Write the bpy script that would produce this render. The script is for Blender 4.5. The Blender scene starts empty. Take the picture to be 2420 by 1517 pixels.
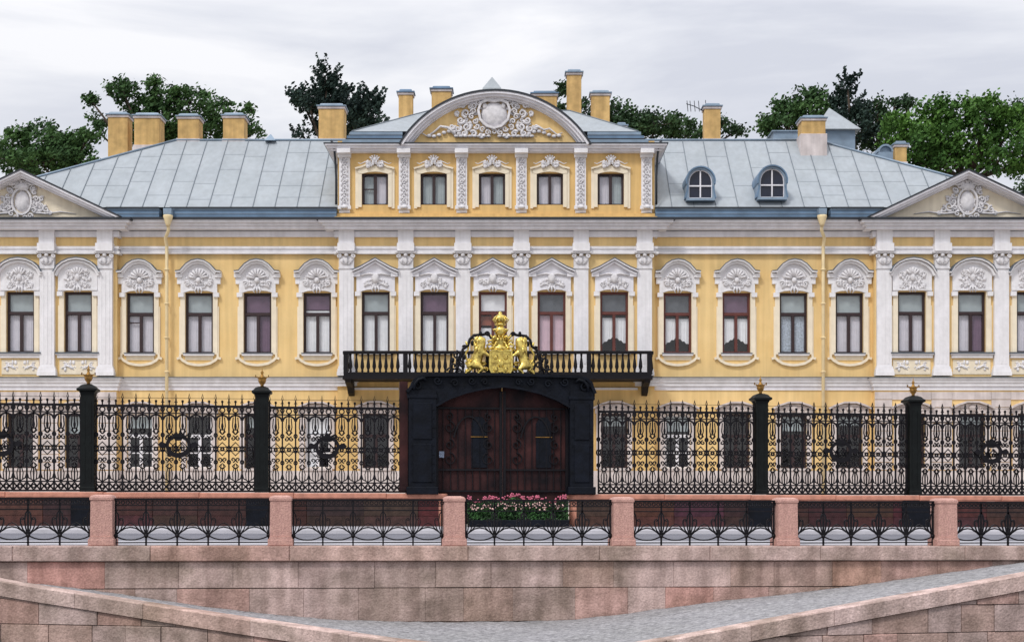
import bpy, math, random
from mathutils import Vector
R = math.radians
sc = bpy.context.scene
# ------------------------------------------------------------ camera, sky, sun, exposure
F = 3160.0            # focal length in photo pixels
ZC = 1.1              # eye height over the quay
HY = 1175.0           # horizon row of the photo
cam = bpy.data.objects.new('camera', bpy.data.cameras.new('camera'))
sc.collection.objects.link(cam)
cam.location = (0, 0, ZC); cam.rotation_euler = (R(90), 0, 0)
cam.data.sensor_width = 36; cam.data.lens = 36*F/2420
cam.data.shift_y = (HY-758.5)/2420
cam.data.clip_start = .5; cam.data.clip_end = 6000
sc.camera = cam
SUN_EL, SUN_AZ = R(50), R(-35)     # azimuth seen from the camera: behind and to the left
w = bpy.data.worlds.new('World'); sc.world = w; w.use_nodes = True
nt = w.node_tree; nt.nodes.clear()
N = nt.nodes.new; Lk = nt.links.new
out = N('ShaderNodeOutputWorld'); bg = N('ShaderNodeBackground'); bg.inputs[1].default_value = .1
sky = N('ShaderNodeTexSky'); sky.sky_type = 'NISHITA'; sky.sun_disc = False
sky.sun_elevation = SUN_EL; sky.sun_rotation = R(180)+SUN_AZ*-1
tc = N('ShaderNodeTexCoord'); mp = N('ShaderNodeMapping'); mp.inputs['Scale'].default_value = (1.35, 1, 5.2)
mp.inputs['Location'].default_value = (.62, 0, .38)
n1 = N('ShaderNodeTexNoise'); n1.inputs['Scale'].default_value = 2.0; n1.inputs['Detail'].default_value = 7; n1.inputs['Roughness'].default_value = .55
n1.inputs['Distortion'].default_value = .35
cr = N('ShaderNodeValToRGB'); e = cr.color_ramp.elements
e[0].position = .40; e[0].color = (4.75, 4.9, 5.45, 1)
e[1].position = .60; e[1].color = (6.75, 6.75, 6.95, 1)
m = e.new(.5); m.color = (5.7, 5.8, 6.2, 1)
mx = N('ShaderNodeMixRGB'); mx.inputs[0].default_value = .95
Lk(tc.outputs['Generated'], mp.inputs[0]); Lk(mp.outputs[0], n1.inputs[0]); Lk(n1.outputs[0], cr.inputs[0])
sx = N('ShaderNodeSeparateXYZ'); Lk(tc.outputs['Generated'], sx.inputs[0])
pz = N('ShaderNodeMath'); pz.operation = 'MULTIPLY'; Lk(sx.outputs[2], pz.inputs[0]); Lk(sx.outputs[2], pz.inputs[1])
pm_ = N('ShaderNodeMath'); pm_.operation = 'MULTIPLY_ADD'; pm_.inputs[1].default_value = 1.1; pm_.inputs[2].default_value = 1.0; Lk(pz.outputs[0], pm_.inputs[0])
zz_ = N('ShaderNodeVectorMath'); zz_.operation = 'SCALE'; Lk(cr.outputs[0], zz_.inputs[0]); Lk(pm_.outputs[0], zz_.inputs['Scale'])
Lk(sky.outputs[0], mx.inputs[1]); Lk(zz_.outputs[0], mx.inputs[2]); Lk(mx.outputs[0], bg.inputs[0]); Lk(bg.outputs[0], out.inputs[0])
sl = bpy.data.lights.new('sun', 'SUN'); sl.energy = 1.3; sl.angle = R(10); sl.color = (1, .97, .92)
so = bpy.data.objects.new('sun', sl); sc.collection.objects.link(so)
dv = Vector((math.sin(SUN_AZ)*math.cos(SUN_EL), -math.cos(SUN_AZ)*math.cos(SUN_EL), math.sin(SUN_EL)))
so.rotation_euler = dv.to_track_quat('Z', 'Y').to_euler()
sc.view_settings.view_transform = 'Standard'; sc.view_settings.look = 'None'
sc.view_settings.exposure = .42; sc.view_settings.gamma = 1

# ------------------------------------------------------------ materials
def mat(name, col, rough=.8, metal=0, var=.12, scale=3.0, bump=0., bscale=30, blotch=0, streak=0., spec=.5, col2=None, tone=False, vor=0, vscale=6, grain=0):
    m = bpy.data.materials.new(name); m.use_nodes = True
    t = m.node_tree; b = t.nodes['Principled BSDF']; n = t.nodes.new; l = t.links.new
    b.inputs['Roughness'].default_value = rough; b.inputs['Metallic'].default_value = metal
    b.inputs['Specular IOR Level'].default_value = spec
    tc = n('ShaderNodeTexCoord')
    nz = n('ShaderNodeTexNoise'); nz.inputs['Scale'].default_value = scale; nz.inputs['Detail'].default_value = 5
    l(tc.outputs['Object'], nz.inputs[0])
    rp = n('ShaderNodeValToRGB'); e = rp.color_ramp.elements; e[0].position = .3; e[1].position = .7
    c2 = col2 or tuple(c*(1-var*2) for c in col)
    e[0].color = (*c2, 1); e[1].color = (*(min(1, c*(1+var*.5)) for c in col), 1)
    l(nz.outputs[0], rp.inputs[0]); cur = rp.outputs[0]
    def mul(src, fac, node_out):
        x = n('ShaderNodeMixRGB'); x.blend_type = 'MULTIPLY'; x.inputs[0].default_value = fac
        l(src, x.inputs[1]); l(node_out, x.inputs[2]); return x.outputs[0]
    if streak:
        mp = n('ShaderNodeMapping'); mp.inputs['Scale'].default_value = (2.2, 2.2, .12); l(tc.outputs['Object'], mp.inputs[0])
        ns = n('ShaderNodeTexNoise'); ns.inputs['Scale'].default_value = 1.6; ns.inputs['Detail'].default_value = 6; l(mp.outputs[0], ns.inputs[0])
        r2 = n('ShaderNodeValToRGB'); r2.color_ramp.elements[0].position = .36; r2.color_ramp.elements[1].position = .62
        r2.color_ramp.elements[0].color = (.55, .52, .5, 1); r2.color_ramp.elements[1].color = (1, 1, 1, 1)
        l(ns.outputs[0], r2.inputs[0]); cur = mul(cur, streak, r2.outputs[0])
    if tone:
        a = n('ShaderNodeAttribute'); a.attribute_name = 'tone'; cur = mul(cur, 1, a.outputs['Color'])
    if vor:
        v = n('ShaderNodeTexVoronoi'); v.inputs['Scale'].default_value = vscale; l(tc.outputs['Object'], v.inputs[0])
        r3 = n('ShaderNodeValToRGB'); r3.color_ramp.elements[0].color = (1, 1, 1, 1); r3.color_ramp.elements[1].color = (.3, .3, .32, 1)
        r3.color_ramp.elements[0].position = .3; r3.color_ramp.elements[1].position = .75
        l(v.outputs['Distance'], r3.inputs[0]); cur = mul(cur, vor, r3.outputs[0])
    if blotch:
        nb2 = n('ShaderNodeTexNoise'); nb2.inputs['Scale'].default_value = .55; nb2.inputs['Detail'].default_value = 6; nb2.inputs['Roughness'].default_value = .65; l(tc.outputs['Object'], nb2.inputs[0])
        r5 = n('ShaderNodeValToRGB'); r5.color_ramp.elements[0].position = .38; r5.color_ramp.elements[1].position = .62
        r5.color_ramp.elements[0].color = (.60, .58, .50, 1); r5.color_ramp.elements[1].color = (1.05, 1.0, 1.0, 1)
        l(nb2.outputs[0], r5.inputs[0]); cur = mul(cur, blotch, r5.outputs[0])
    if grain:
        ng = n('ShaderNodeTexNoise'); ng.inputs['Scale'].default_value = 26; ng.inputs['Detail'].default_value = 3; l(tc.outputs['Object'], ng.inputs[0])
        r4 = n('ShaderNodeValToRGB'); r4.color_ramp.elements[0].position = .38; r4.color_ramp.elements[1].position = .6
        r4.color_ramp.elements[0].color = (.5, .47, .47, 1); r4.color_ramp.elements[1].color = (1.15, 1.15, 1.15, 1)
        l(ng.outputs[0], r4.inputs[0]); cur = mul(cur, grain, r4.outputs[0])
    l(cur, b.inputs['Base Color'])
    if bump:
        nb = n('ShaderNodeTexNoise'); nb.inputs['Scale'].default_value = bscale; nb.inputs['Detail'].default_value = 4
        l(tc.outputs['Object'], nb.inputs[0]); bp = n('ShaderNodeBump'); bp.inputs['Strength'].default_value = bump; bp.inputs['Distance'].default_value = .03
        l(nb.outputs[0], bp.inputs['Height']); l(bp.outputs[0], b.inputs['Normal'])
    return m
M = dict(
 yellow=mat('yellow_stucco', (.86, .63, .30), .9, var=.05, scale=.5, bump=.3, streak=.26, blotch=.18, col2=(.83, .575, .245)),
 ochre=mat('ochre_stucco', (.80, .54, .22), .9, var=.06, scale=.7, bump=.3, streak=.3, blotch=.12),
 chim=mat('chimney_stucco', (.76, .50, .20), .9, var=.12, scale=2.5, bump=.5, streak=.45, blotch=.4),
 white=mat('white_plaster', (.86, .85, .88), .85, var=.05, scale=2.2, bump=.3, streak=.18, blotch=.12),
 cornice=mat('grey_white_plaster', (.84, .83, .88), .85, var=.06, scale=1.2, bump=.3, streak=.2),
 relief=mat('relief_plaster', (.76, .74, .76), .85, var=.12, scale=5, bump=.3),
 cream=mat('cream_plaster', (.88, .78, .61), .85, var=.05, scale=2, bump=.2, streak=.2),
 roof=mat('zinc_roof', (.385, .42, .45), .6, metal=.05, var=.07, scale=.7, bump=.2, bscale=3, streak=.2, col2=(.34, .375, .405), blotch=.1),
 seam=mat('roof_seam', (.17, .20, .23), .6, var=.1),
 blue=mat('blue_sheet_metal', (.15, .24, .36), .45, metal=.2, var=.15, scale=1.5),
 bluel=mat('pale_blue_sheet', (.25, .33, .42), .45, metal=.2, var=.12, scale=1.5),
 flash_shade=mat('lead_flashing_shade', (.10, .125, .155), .5, var=.15, scale=3),  # lead colour, darkened to carry the shade line under the cornice too
 notice=mat('pale_notice', (.28, .34, .46), .6, var=.4, scale=20),
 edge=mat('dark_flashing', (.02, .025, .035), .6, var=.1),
 sash=mat('brown_window_paint', (.03, .012, .014), .5, var=.1),
 sashr=mat('red_brown_paint', (.12, .03, .022), .5, var=.1),
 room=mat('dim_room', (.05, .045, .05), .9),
 iron=mat('black_iron', (.007, .006, .009), .55, var=.2, scale=8, spec=.22),
 ironb=mat('black_blue_iron', (.005, .007, .013), .55, var=.3, scale=3, bump=.4, bscale=10, spec=.16),
 post=mat('black_green_post', (.005, .007, .007), .5, var=.3, scale=4, spec=.2),
 maroon=mat('dark_maroon_panel', (.052, .018, .017), .6, var=.5, scale=1.0, bump=.5, bscale=6, col2=(.006, .005, .007), spec=.15),
 gold=mat('gilding', (1.0, .68, .18), .28, metal=.85, var=.3, scale=12, bump=.3, bscale=25),
 goldd=mat('dulled_gilding', (.42, .22, .05), .4, metal=.7, var=.3, scale=12),
 granite=mat('pink_granite', (.62, .37, .31), .85, var=.10, scale=9, bump=.6, bscale=40, streak=.25, col2=(.54, .31, .27), spec=.2, grain=.4),
 blocks=mat('granite_blocks', (.60, .455, .415), .9, var=.16, scale=2.2, bump=.7, bscale=18, streak=.6, tone=True, spec=.2, grain=.35, blotch=.75),
 joint=mat('dark_joint', (.11, .08, .07), .95),
 redgr=mat('red_granite', (.075, .028, .024), .6, var=.25, scale=5, bump=.4, tone=True, spec=.3),
 redcap=mat('red_granite_cap', (.58, .25, .17), .7, var=.15, scale=4, bump=.4),
 cobble=mat('cobbled_ramp', (.43, .425, .44), .9, var=.2, scale=14, bump=1., bscale=14, vor=.45, vscale=6.5, grain=.4, blotch=.25),
 slab=mat('quay_slabs', (.45, .44, .47), .8, var=.1, scale=1.5, bump=.3),
 asphalt=mat('asphalt', (.17, .17, .20), .7, var=.12, scale=.8, bump=.4),
 ground=mat('ground', (.20, .18, .15), .95, var=.2, scale=.3),
 court=mat('courtyard_gravel', (.46, .40, .33), .95, var=.12, scale=2),
 water=mat('river_water', (.03, .045, .045), .06, var=.2, scale=.2, bump=1., bscale=1.6),
 pipe=mat('cream_pipe_paint', (.86, .70, .42), .55, var=.06),
 bark=mat('bark', (.07, .05, .035), .95, var=.3),
 socle=mat('plinth_plaster', (.72, .64, .62), .9, var=.12, scale=1.5, streak=.4),
 pink=mat('pink_blossom', (.68, .17, .26), .7, var=.2, scale=9),
 palepink=mat('pale_blossom', (.85, .55, .5), .7, var=.1),
 leafg=mat('flower_leaf', (.04, .13, .03), .7, var=.4, scale=5),
 cw=mat('curtain_white', (.86, .86, .90), .95, var=.05), cg=mat('blind_grey', (.40, .45, .47), .9, var=.06),
 cl=mat('curtain_lilac', (.66, .63, .70), .95, var=.06), cp=mat('curtain_purple', (.17, .10, .16), .95, var=.08),
 cd=mat('blind_dark', (.12, .13, .15), .9, var=.1), ck=mat('curtain_pink', (.70, .50, .58), .95, var=.06),
 cr=mat('curtain_brown', (.33, .10, .06), .95, var=.2), cb=mat('lace_blue', (.50, .56, .66), .95, var=.22, scale=10),
)
def leafmat(name, c, c2):
    m = mat(name, c, .75, var=.3, scale=.45, col2=c2, spec=.25); return m
M['dormer_glass'] = mat('dormer_glass', (.012, .016, .035), .25)
M['l1'] = leafmat('leaf_mid', (.06, .125, .032), (.032, .075, .026))
M['l2'] = leafmat('leaf_dark', (.045, .09, .03), (.022, .05, .024))
M['l3'] = leafmat('leaf_bright', (.085, .18, .028), (.04, .105, .024))
M['l4'] = leafmat('needle_blue', (.03, .055, .04), (.015, .03, .028))
gl = bpy.data.materials.new('window_glass'); gl.use_nodes = True; t = gl.node_tree; t.nodes.clear()
o_ = t.nodes.new('ShaderNodeOutputMaterial'); ms = t.nodes.new('ShaderNodeMixShader'); tr = t.nodes.new('ShaderNodeBsdfTransparent'); gs = t.nodes.new('ShaderNodeBsdfGlossy')
tr.inputs[0].default_value = (.97, .98, .98, 1); gs.inputs['Roughness'].default_value = .04; ms.inputs[0].default_value = .07
nn = t.nodes.new('ShaderNodeTexNoise'); nn.inputs['Scale'].default_value = .9; bb = t.nodes.new('ShaderNodeBump'); bb.inputs['Strength'].default_value = .15; bb.inputs['Distance'].default_value = .05
t.links.new(nn.outputs[0], bb.inputs['Height']); t.links.new(bb.outputs[0], gs.inputs['Normal'])
t.links.new(tr.outputs[0], ms.inputs[1]); t.links.new(gs.outputs[0], ms.inputs[2]); t.links.new(ms.outputs[0], o_.inputs[0])
M['glass'] = gl

# ------------------------------------------------------------ mesh builder
class MB:
    def __init__(s): s.v = []; s.f = []; s.mi = []; s.sm = []; s.tn = []; s.T = None; s.mats = ['']; s.cur = 0; s.tone = (1, 1, 1)
    def P(s, p):
        s.v.append(s.T(*p) if s.T else p); return len(s.v)-1
    def face(s, idx, smooth=False):
        s.f.append(tuple(idx)); s.mi.append(s.cur); s.sm.append(smooth); s.tn.append(s.tone)
    def use(s, m):
        if m not in s.mats: s.mats.append(m)
        s.cur = s.mats.index(m)
    def box(s, x0, x1, y0, y1, z0, z1, bev=0):
        if bev:
            b = bev
            a = [s.P(p) for p in ((x0, y1, z0), (x1, y1, z0), (x1, y1, z1), (x0, y1, z1))]
            m = [s.P(p) for p in ((x0, y0+b, z0), (x1, y0+b, z0), (x1, y0+b, z1), (x0, y0+b, z1))]
            c = [s.P(p) for p in ((x0+b, y0, z0+b), (x1-b, y0, z0+b), (x1-b, y0, z1-b), (x0+b, y0, z1-b))]
            for q, r in ((a, m), (m, c)):
                for i in range(4): s.face((q[(i+1) % 4], q[i], r[i], r[(i+1) % 4]))
            s.face((c[0], c[1], c[2], c[3])); s.face((a[3], a[2], a[1], a[0])); return
        a = [s.P(p) for p in ((x0, y0, z0), (x1, y0, z0), (x1, y1, z0), (x0, y1, z0), (x0, y0, z1), (x1, y0, z1), (x1, y1, z1), (x0, y1, z1))]
        for q in ((0, 3, 2, 1), (4, 5, 6, 7), (0, 1, 5, 4), (1, 2, 6, 5), (2, 3, 7, 6), (3, 0, 4, 7)): s.face([a[i] for i in q])
    def prism(s, pts, y0, y1):      # polygon in x,z pushed from y1 (back) to y0 (front)
        ar = sum(pts[i][0]*pts[(i+1) % len(pts)][1]-pts[(i+1) % len(pts)][0]*pts[i][1] for i in range(len(pts)))
        if ar < 0: pts = pts[::-1]
        f = [s.P((x, y0, z)) for x, z in pts]; b = [s.P((x, y1, z)) for x, z in pts]; n = len(pts)
        s.face(f); s.face(b[::-1])
        for i in range(n): s.face((f[(i+1) % n], f[i], b[i], b[(i+1) % n]))
    def strip(s, pts, w, y0, y1, closed=False, w2=None):   # flat iron band following a path in x,z
        n = len(pts); L = []
        for i, (x, z) in enumerate(pts):
            if closed: a, b = pts[(i-1) % n], pts[(i+1) % n]
            else: a, b = pts[max(i-1, 0)], pts[min(i+1, n-1)]
            dx, dz = b[0]-a[0], b[1]-a[1]; l = math.hypot(dx, dz) or 1
            ww = (w if w2 is None else w+(w2-w)*i/(n-1))/2
            nx, nz = -dz/l*ww, dx/l*ww
            L.append([s.P(p) for p in ((x+nx, y0, z+nz), (x-nx, y0, z-nz), (x-nx, y1, z-nz), (x+nx, y1, z+nz))])
        for i in range(n if closed else n-1):
            a, b = L[i], L[(i+1) % n]
            for k in range(4): s.face((a[k], a[(k+1) % 4], b[(k+1) % 4], b[k]))
        if not closed: s.face(L[0][::-1]); s.face(L[-1])
    def tube(s, pts, r, seg=6, r2=None):
        n = len(pts); L = []
        for i, p in enumerate(pts):
            p = Vector(p); a = Vector(pts[max(i-1, 0)]); b = Vector(pts[min(i+1, n-1)]); d = (b-a).normalized()
            u = d.cross(Vector((0, 1, 0)));
            if u.length < .2: u = d.cross(Vector((1, 0, 0)))
            u.normalize(); v = d.cross(u); rr = r if r2 is None else r+(r2-r)*i/(n-1)
            L.append([s.P(tuple(p+u*rr*math.cos(2*math.pi*k/seg)+v*rr*math.sin(2*math.pi*k/seg))) for k in range(seg)])
        for i in range(n-1):
            for k in range(seg): s.face((L[i][k], L[i][(k+1) % seg], L[i+1][(k+1) % seg], L[i+1][k]), True)
        s.face(L[0][::-1]); s.face(L[-1])
    def lathe(s, prof, cx=0, cy=0, seg=12, smooth=True, sy=1, rot=0):
        L = [[s.P((cx+r*math.cos(rot+2*math.pi*k/seg), cy+sy*r*math.sin(rot+2*math.pi*k/seg), z)) for k in range(seg)] for r, z in prof]
        for i in range(len(L)-1):
            for k in range(seg): s.face((L[i][k], L[i][(k+1) % seg], L[i+1][(k+1) % seg], L[i+1][k]), smooth)
        s.face(L[0][::-1]); s.face(L[-1])
    def ell(s, c, r, seg=8, rings=5):
        L = []
        for j in range(1, rings):
            th = math.pi*j/rings
            L.append([s.P((c[0]+r[0]*math.sin(th)*math.cos(2*math.pi*k/seg), c[1]+r[1]*math.sin(th)*math.sin(2*math.pi*k/seg), c[2]-r[2]*math.cos(th))) for k in range(seg)])
        a = s.P((c[0], c[1], c[2]-r[2])); b = s.P((c[0], c[1], c[2]+r[2]))
        for k in range(seg):
            s.face((a, L[0][(k+1) % seg], L[0][k]), True); s.face((b, L[-1][k], L[-1][(k+1) % seg]), True)
            for j in range(len(L)-1): s.face((L[j][k], L[j][(k+1) % seg], L[j+1][(k+1) % seg], L[j+1][k]), True)
    def mesh(s, name, m):
        me = bpy.data.meshes.new(name); me.from_pydata(s.v, [], s.f)
        s.mats[0] = m
        for k in s.mats: me.materials.append(M[k])
        me.polygons.foreach_set('material_index', s.mi); me.polygons.foreach_set('use_smooth', s.sm)
        if any(t != (1, 1, 1) for t in s.tn):
            at = me.attributes.new('tone', 'FLOAT_COLOR', 'CORNER'); arr = []
            for f, t in zip(s.f, s.tn): arr += [t[0], t[1], t[2], 1]*len(f)
            at.data.foreach_set('color', arr)
        me.update(); return me
def put(name, me, parent=None, loc=(0, 0, 0), rz=0):
    o = bpy.data.objects.new(name, me); sc.collection.objects.link(o); o.location = loc; o.rotation_euler = (0, 0, rz); o.parent = parent
    return o
def part(name, mb, m, parent=None, loc=(0, 0, 0), rz=0): return put(name, mb.mesh(name, m), parent, loc, rz)
def tag(o, label=None, cat=None, group=None, kind=None):
    for k, v in (('label', label), ('category', cat), ('group', group), ('kind', kind)):
        if v: o[k] = v
    return o
def thing(name, label, cat, loc=(0, 0, 0), rz=0, group=None): return tag(put(name, None, None, loc, rz), label, cat, group)
def arc(cx, cz, rx, rz, a0, a1, n=14): return [(cx+rx*math.cos(R(a0+(a1-a0)*i/n)), cz+rz*math.sin(R(a0+(a1-a0)*i/n))) for i in range(n+1)]
def spiral(cx, cz, r, a0, turns, n=16, flip=1, r1=.15):
    return [(cx+flip*(r*(1-(1-r1)*i/n))*math.cos(R(a0+360*turns*i/n)), cz+(r*(1-(1-r1)*i/n))*math.sin(R(a0+360*turns*i/n))) for i in range(n+1)]

# ------------------------------------------------------------ the three planes of the place
class Frame:
    def __init__(s, X0, D0, ang, slope): s.X0, s.D0, s.a, s.sl = X0, D0, R(ang), slope; s.c, s.s = math.cos(s.a), math.sin(s.a)
    def __call__(s, t, d, z): return (s.X0+t*s.c+d*s.s, s.D0+t*s.s-d*s.c, ZC+z+s.sl*max(-60, min(60, t)))
    def at(s, px): k = (px-1210)/F; return (s.D0*k-s.X0)/(s.c-k*s.s)
FR = Frame(0, 30, 6.5, -.0042)          # quay railing
FF = Frame(-.41, 46, 7.3, -.0038)       # palace fence
# ------------------------------------------------------------ SETTING
def sheet(name, fr, t0, t1, pts, m, kind='structure', nt=1, thick=None):
    b = MB(); b.T = fr; ts = [t0+(t1-t0)*i/nt for i in range(nt+1)]
    L = [[b.P((t, d, z)) for d, z in pts] for t in ts]
    for i in range(nt):
        for j in range(len(pts)-1): b.face((L[i][j], L[i+1][j], L[i+1][j+1], L[i][j+1]))
    return tag(part(name, b, m), kind=kind)
gz = lambda d: -1.09+.11*(-d/16.4)
sheet('ground', FR, -600, 600, [(-.3, -1.6), (-16, -1.5), (-2500, -1.5)], 'ground', nt=40)
sheet('pavement', FR, -60, 60, [(-.1, -1.3), (-.1, -1.094), (-3.1, gz(-3)), (-3.12, gz(-3)-.02), (-3.14, gz(-3)-.14)], 'slab', nt=4)
sheet('road', FR, -60, 60, [(-3.05, gz(-3)-.125), (-7.5, gz(-7)-.06), (-12, gz(-12)-.125)], 'asphalt', nt=4)
sheet('pavement', FR, -60, 60, [(-11.9, gz(-12)-.14), (-11.93, gz(-12)-.02), (-11.96, gz(-12)), (-17.5, -.975)], 'slab', nt=4)
sheet('courtyard', FF, -60, 60, [(-.2, -.985), (-60, -.93)], 'court', nt=4)
b = MB()
n = 40
for i in range(n+1):
    for j in range(3): b.P((-400+800*i/n, [-300, 0, 36][j]+(0 if j < 2 else (-400+800*i/n)*.1139), ZC-4.6))
for i in range(n):
    for j in range(2): b.face((3*i+j, 3*i+3+j, 3*i+4+j, 3*i+1+j))
tag(part('water', b, 'water'), kind='structure')

rnd = random.Random(5)
def stone_tone(red=.22):
    k = rnd.random(); g = rnd.uniform(.9, 1.1)
    if k < red: return (1.06*g, .94*g, .91*g)
    if k < red+.35: return (1.0*g, 1.02*g, 1.02*g)
    if k < red+.5: return (1.05*g, 1.08*g, 1.10*g)
    return (1.0*g, .96*g, .92*g)
# embankment wall with cap stones
EW = tag(put('embankment_wall', None, None, FR(0, 0, -3)), 'tall granite block embankment wall under the quay railing, behind the cobbled ramps', 'wall')
def rel(o): 
    lx, ly, lz = o.location
    return lx, ly, lz
def frT(fr, o):
    lx, ly, lz = o.location
    def T(t, y, z):           # local builder: x along the wall, y away from the camera
        p = fr(t, -y, z); return (p[0]-lx, p[1]-ly, p[2]-lz)
    return T
b = MB(); b.T = frT(FR, EW); b.tone = (1, 1, 1)
b.box(-60, 60, .12, .6, -4.7, -1.12); part('wall_core', b, 'joint', EW)
b = MB(); b.T = frT(FR, EW)
def course(b, t0, t1, z0, z1, lmin, lmax, y, special=()):
    t = t0+rnd.uniform(0, .6)
    while t < t1:
        l = rnd.uniform(lmin, lmax); b.tone = stone_tone()
        for sx, tn in special:
            if t < sx < t+l: b.tone = tn
        g = rnd.uniform(-.001, .003)
        b.box(t+g, t+l-g, y+rnd.uniform(-.006, .006), y+.4, z0+rnd.uniform(.004, .012), z1-.002, .007); t += l
course(b, -60, 60, -2.02, -1.435, .9, 1.7, .02, [(FR.at(590), (1.28, 1.32, 1.34)), (FR.at(100), (1.04, .84, .79)), (FR.at(200), (1.05, .80, .76)), (FR.at(2000), (1.06, .9, .8))])
course(b, -60, 60, -2.78, -2.026, .8, 1.6, .03, [(FR.at(1600), (1.06, .84, .79))])
course(b, -60, 60, -3.5, -2.79, 1, 2, .04); course(b, -60, 60, -4.7, -3.51, 1, 2, .04)
part('stone_blocks', b, 'blocks', EW)
b = MB(); b.T = frT(FR, EW)
t = -60
while t < 60:
    l = rnd.uniform(2.2, 4.2); b.tone = tuple(c*1.08 for c in stone_tone(.25)); b.box(t+.003, t+l-.003, -.09, .62, -1.42, -1.09, .02); t += l
part('cap_stone', b, 'blocks', EW)
# cobbled ramps and their outer wall (curve in plan: distance and height along the frame)
inner = [(-900, 1215), (-300, 1318), (0, 1366), (251, 1393), (502, 1433), (752, 1458), (950, 1465), (1250, 1465), (1411, 1456), (1636, 1423), (1962, 1388), (2414, 1325), (2900, 1258), (3300, 1202)]
outer = [(-900, 1170, 28.4), (-300, 1310, 27.6), (0, 1373, 27.2), (251, 1411, 26.8), (502, 1451, 26.3), (752, 1487, 25.6), (950, 1516, 24.9), (1250, 1548, 24.1), (1411, 1538, 23.9), (1636, 1500, 24.1), (1962, 1440, 24.9), (2414, 1358, 25.7), (2900, 1262, 26.6), (3300, 1190, 27.4)]
def ip(tab, x, k=1):
    for a, c in zip(tab, tab[1:]):
        if a[0] <= x <= c[0]:
            u = (x-a[0])/(c[0]-a[0]); return a[k]+(c[k]-a[k])*u
    return tab[-1][k]
def ismooth(tab, x, k=1): return sum(ip(tab, max(-900, min(3300, x+d)), k) for d in (-90, -45, 0, 45, 90))/5
NX = 180
RI, RO = [], []
for i in range(NX+1):
    x = -900+4200*i/NX
    t = FR.at(x); p = FR(t, .0, 0); z = (HY-ismooth(inner, x))*p[1]/F
    RI.append(Vector((p[0], p[1], ZC+z)))
    D = ismooth(outer, x, 2); RO.append(Vector(((x-1210)*D/F, D, ZC+(HY-ismooth(outer, x))*D/F)))
b = MB(); NJ = 40
nr = random.Random(3)
for i in range(NX+1):
    for j in range(NJ+1):
        p = RI[i].lerp(RO[i], j/NJ); b.P((p.x, p.y, p.z-.035+nr.uniform(-.012, .012)))
for i in range(NX):
    for j in range(NJ): a = i*(NJ+1)+j; b.face((a, a+1, a+NJ+2, a+NJ+1), True)
tag(part('ramp', b, 'cobble'), kind='structure')
OW = thing('ramp_wall', 'low sloping granite wall with pale coping along the outer edge of the cobbled ramps', 'wall', tuple(RO[NX//2]-Vector((0, 0, 2))))
o0 = Vector(OW.location)
def opos(u):
    u = max(0, min(NX-1e-6, u)); i = int(u); return RO[i].lerp(RO[i+1], u-i)
# arclength table
AL = [0]
for i in range(NX): AL.append(AL[-1]+(RO[i+1]-RO[i]).length)
def uat(s):
    import bisect
    i = min(max(bisect.bisect_right(AL, s)-1, 0), NX-1); return i+(s-AL[i])/(AL[i+1]-AL[i])
def slab_on(b, s0, s1, ztop, zbot, yo, th, nseg=3, rel_top=True):
    L = []
    for k in range(nseg+1):
        s = s0+(s1-s0)*k/nseg; p = opos(uat(s)); d = (opos(uat(s)+.3)-opos(uat(s)-.3)); d.z = 0; d.normalize(); nrm = Vector((d.y, -d.x, 0))
        zt = ztop(p); zb = zbot(p)
        if zt-zb < .02: zb = zt-.02
        f = p+nrm*yo; g = p+nrm*(yo-th)
        L.append([b.P(tuple(q-o0)) for q in (Vector((f.x, f.y, zb)), Vector((f.x, f.y, zt-.02)), Vector((f.x-nrm.x*.02, f.y-nrm.y*.02, zt)), Vector((g.x, g.y, zt)), Vector((g.x, g.y, zb)))])
    for a, c in zip(L, L[1:]):
        for k in range(5): b.face((a[k], c[k], c[(k+1) % 5], a[(k+1) % 5]))
    b.face(L[0]); b.face(L[-1][::-1])
b = MB(); s = 0
while s < AL[-1]-3:
    l = rnd.uniform(.9, 2.4); b.tone = tuple(c*1.22 for c in stone_tone(.3))
    dz = rnd.uniform(-.006, .006); slab_on(b, s+.004, s+l-.004, lambda p: p.z+.0+dz, lambda p: p.z-.30, .05, .40); s += l
part('coping', b, 'blocks', OW)
b = MB(); slab_on(b, 0, AL[-1]-3, lambda p: p.z-.2, lambda p: -3.6, -.12, .3, 120); part('wall_core', b, 'joint', OW)
b = MB(); zt = ZC-1.0
while zt > -3.5:
    h = .52; s = rnd.uniform(0, .5)
    while s < AL[-1]-4:
        l = rnd.uniform(.6, 1.3); p0, p1 = opos(uat(s)), opos(uat(s+l))
        if max(p0.z, p1.z)-.305 > zt-h+.03:
            b.tone = stone_tone(.33); yo = rnd.uniform(-.015, .012)
            slab_on(b, s+.008, s+l-.008, lambda p: min(zt-.006, p.z-.305), lambda p: zt-h+.006, yo, .2, 2)
        s += l
    zt -= h
part('stone_blocks', b, 'blocks', OW)

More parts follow.
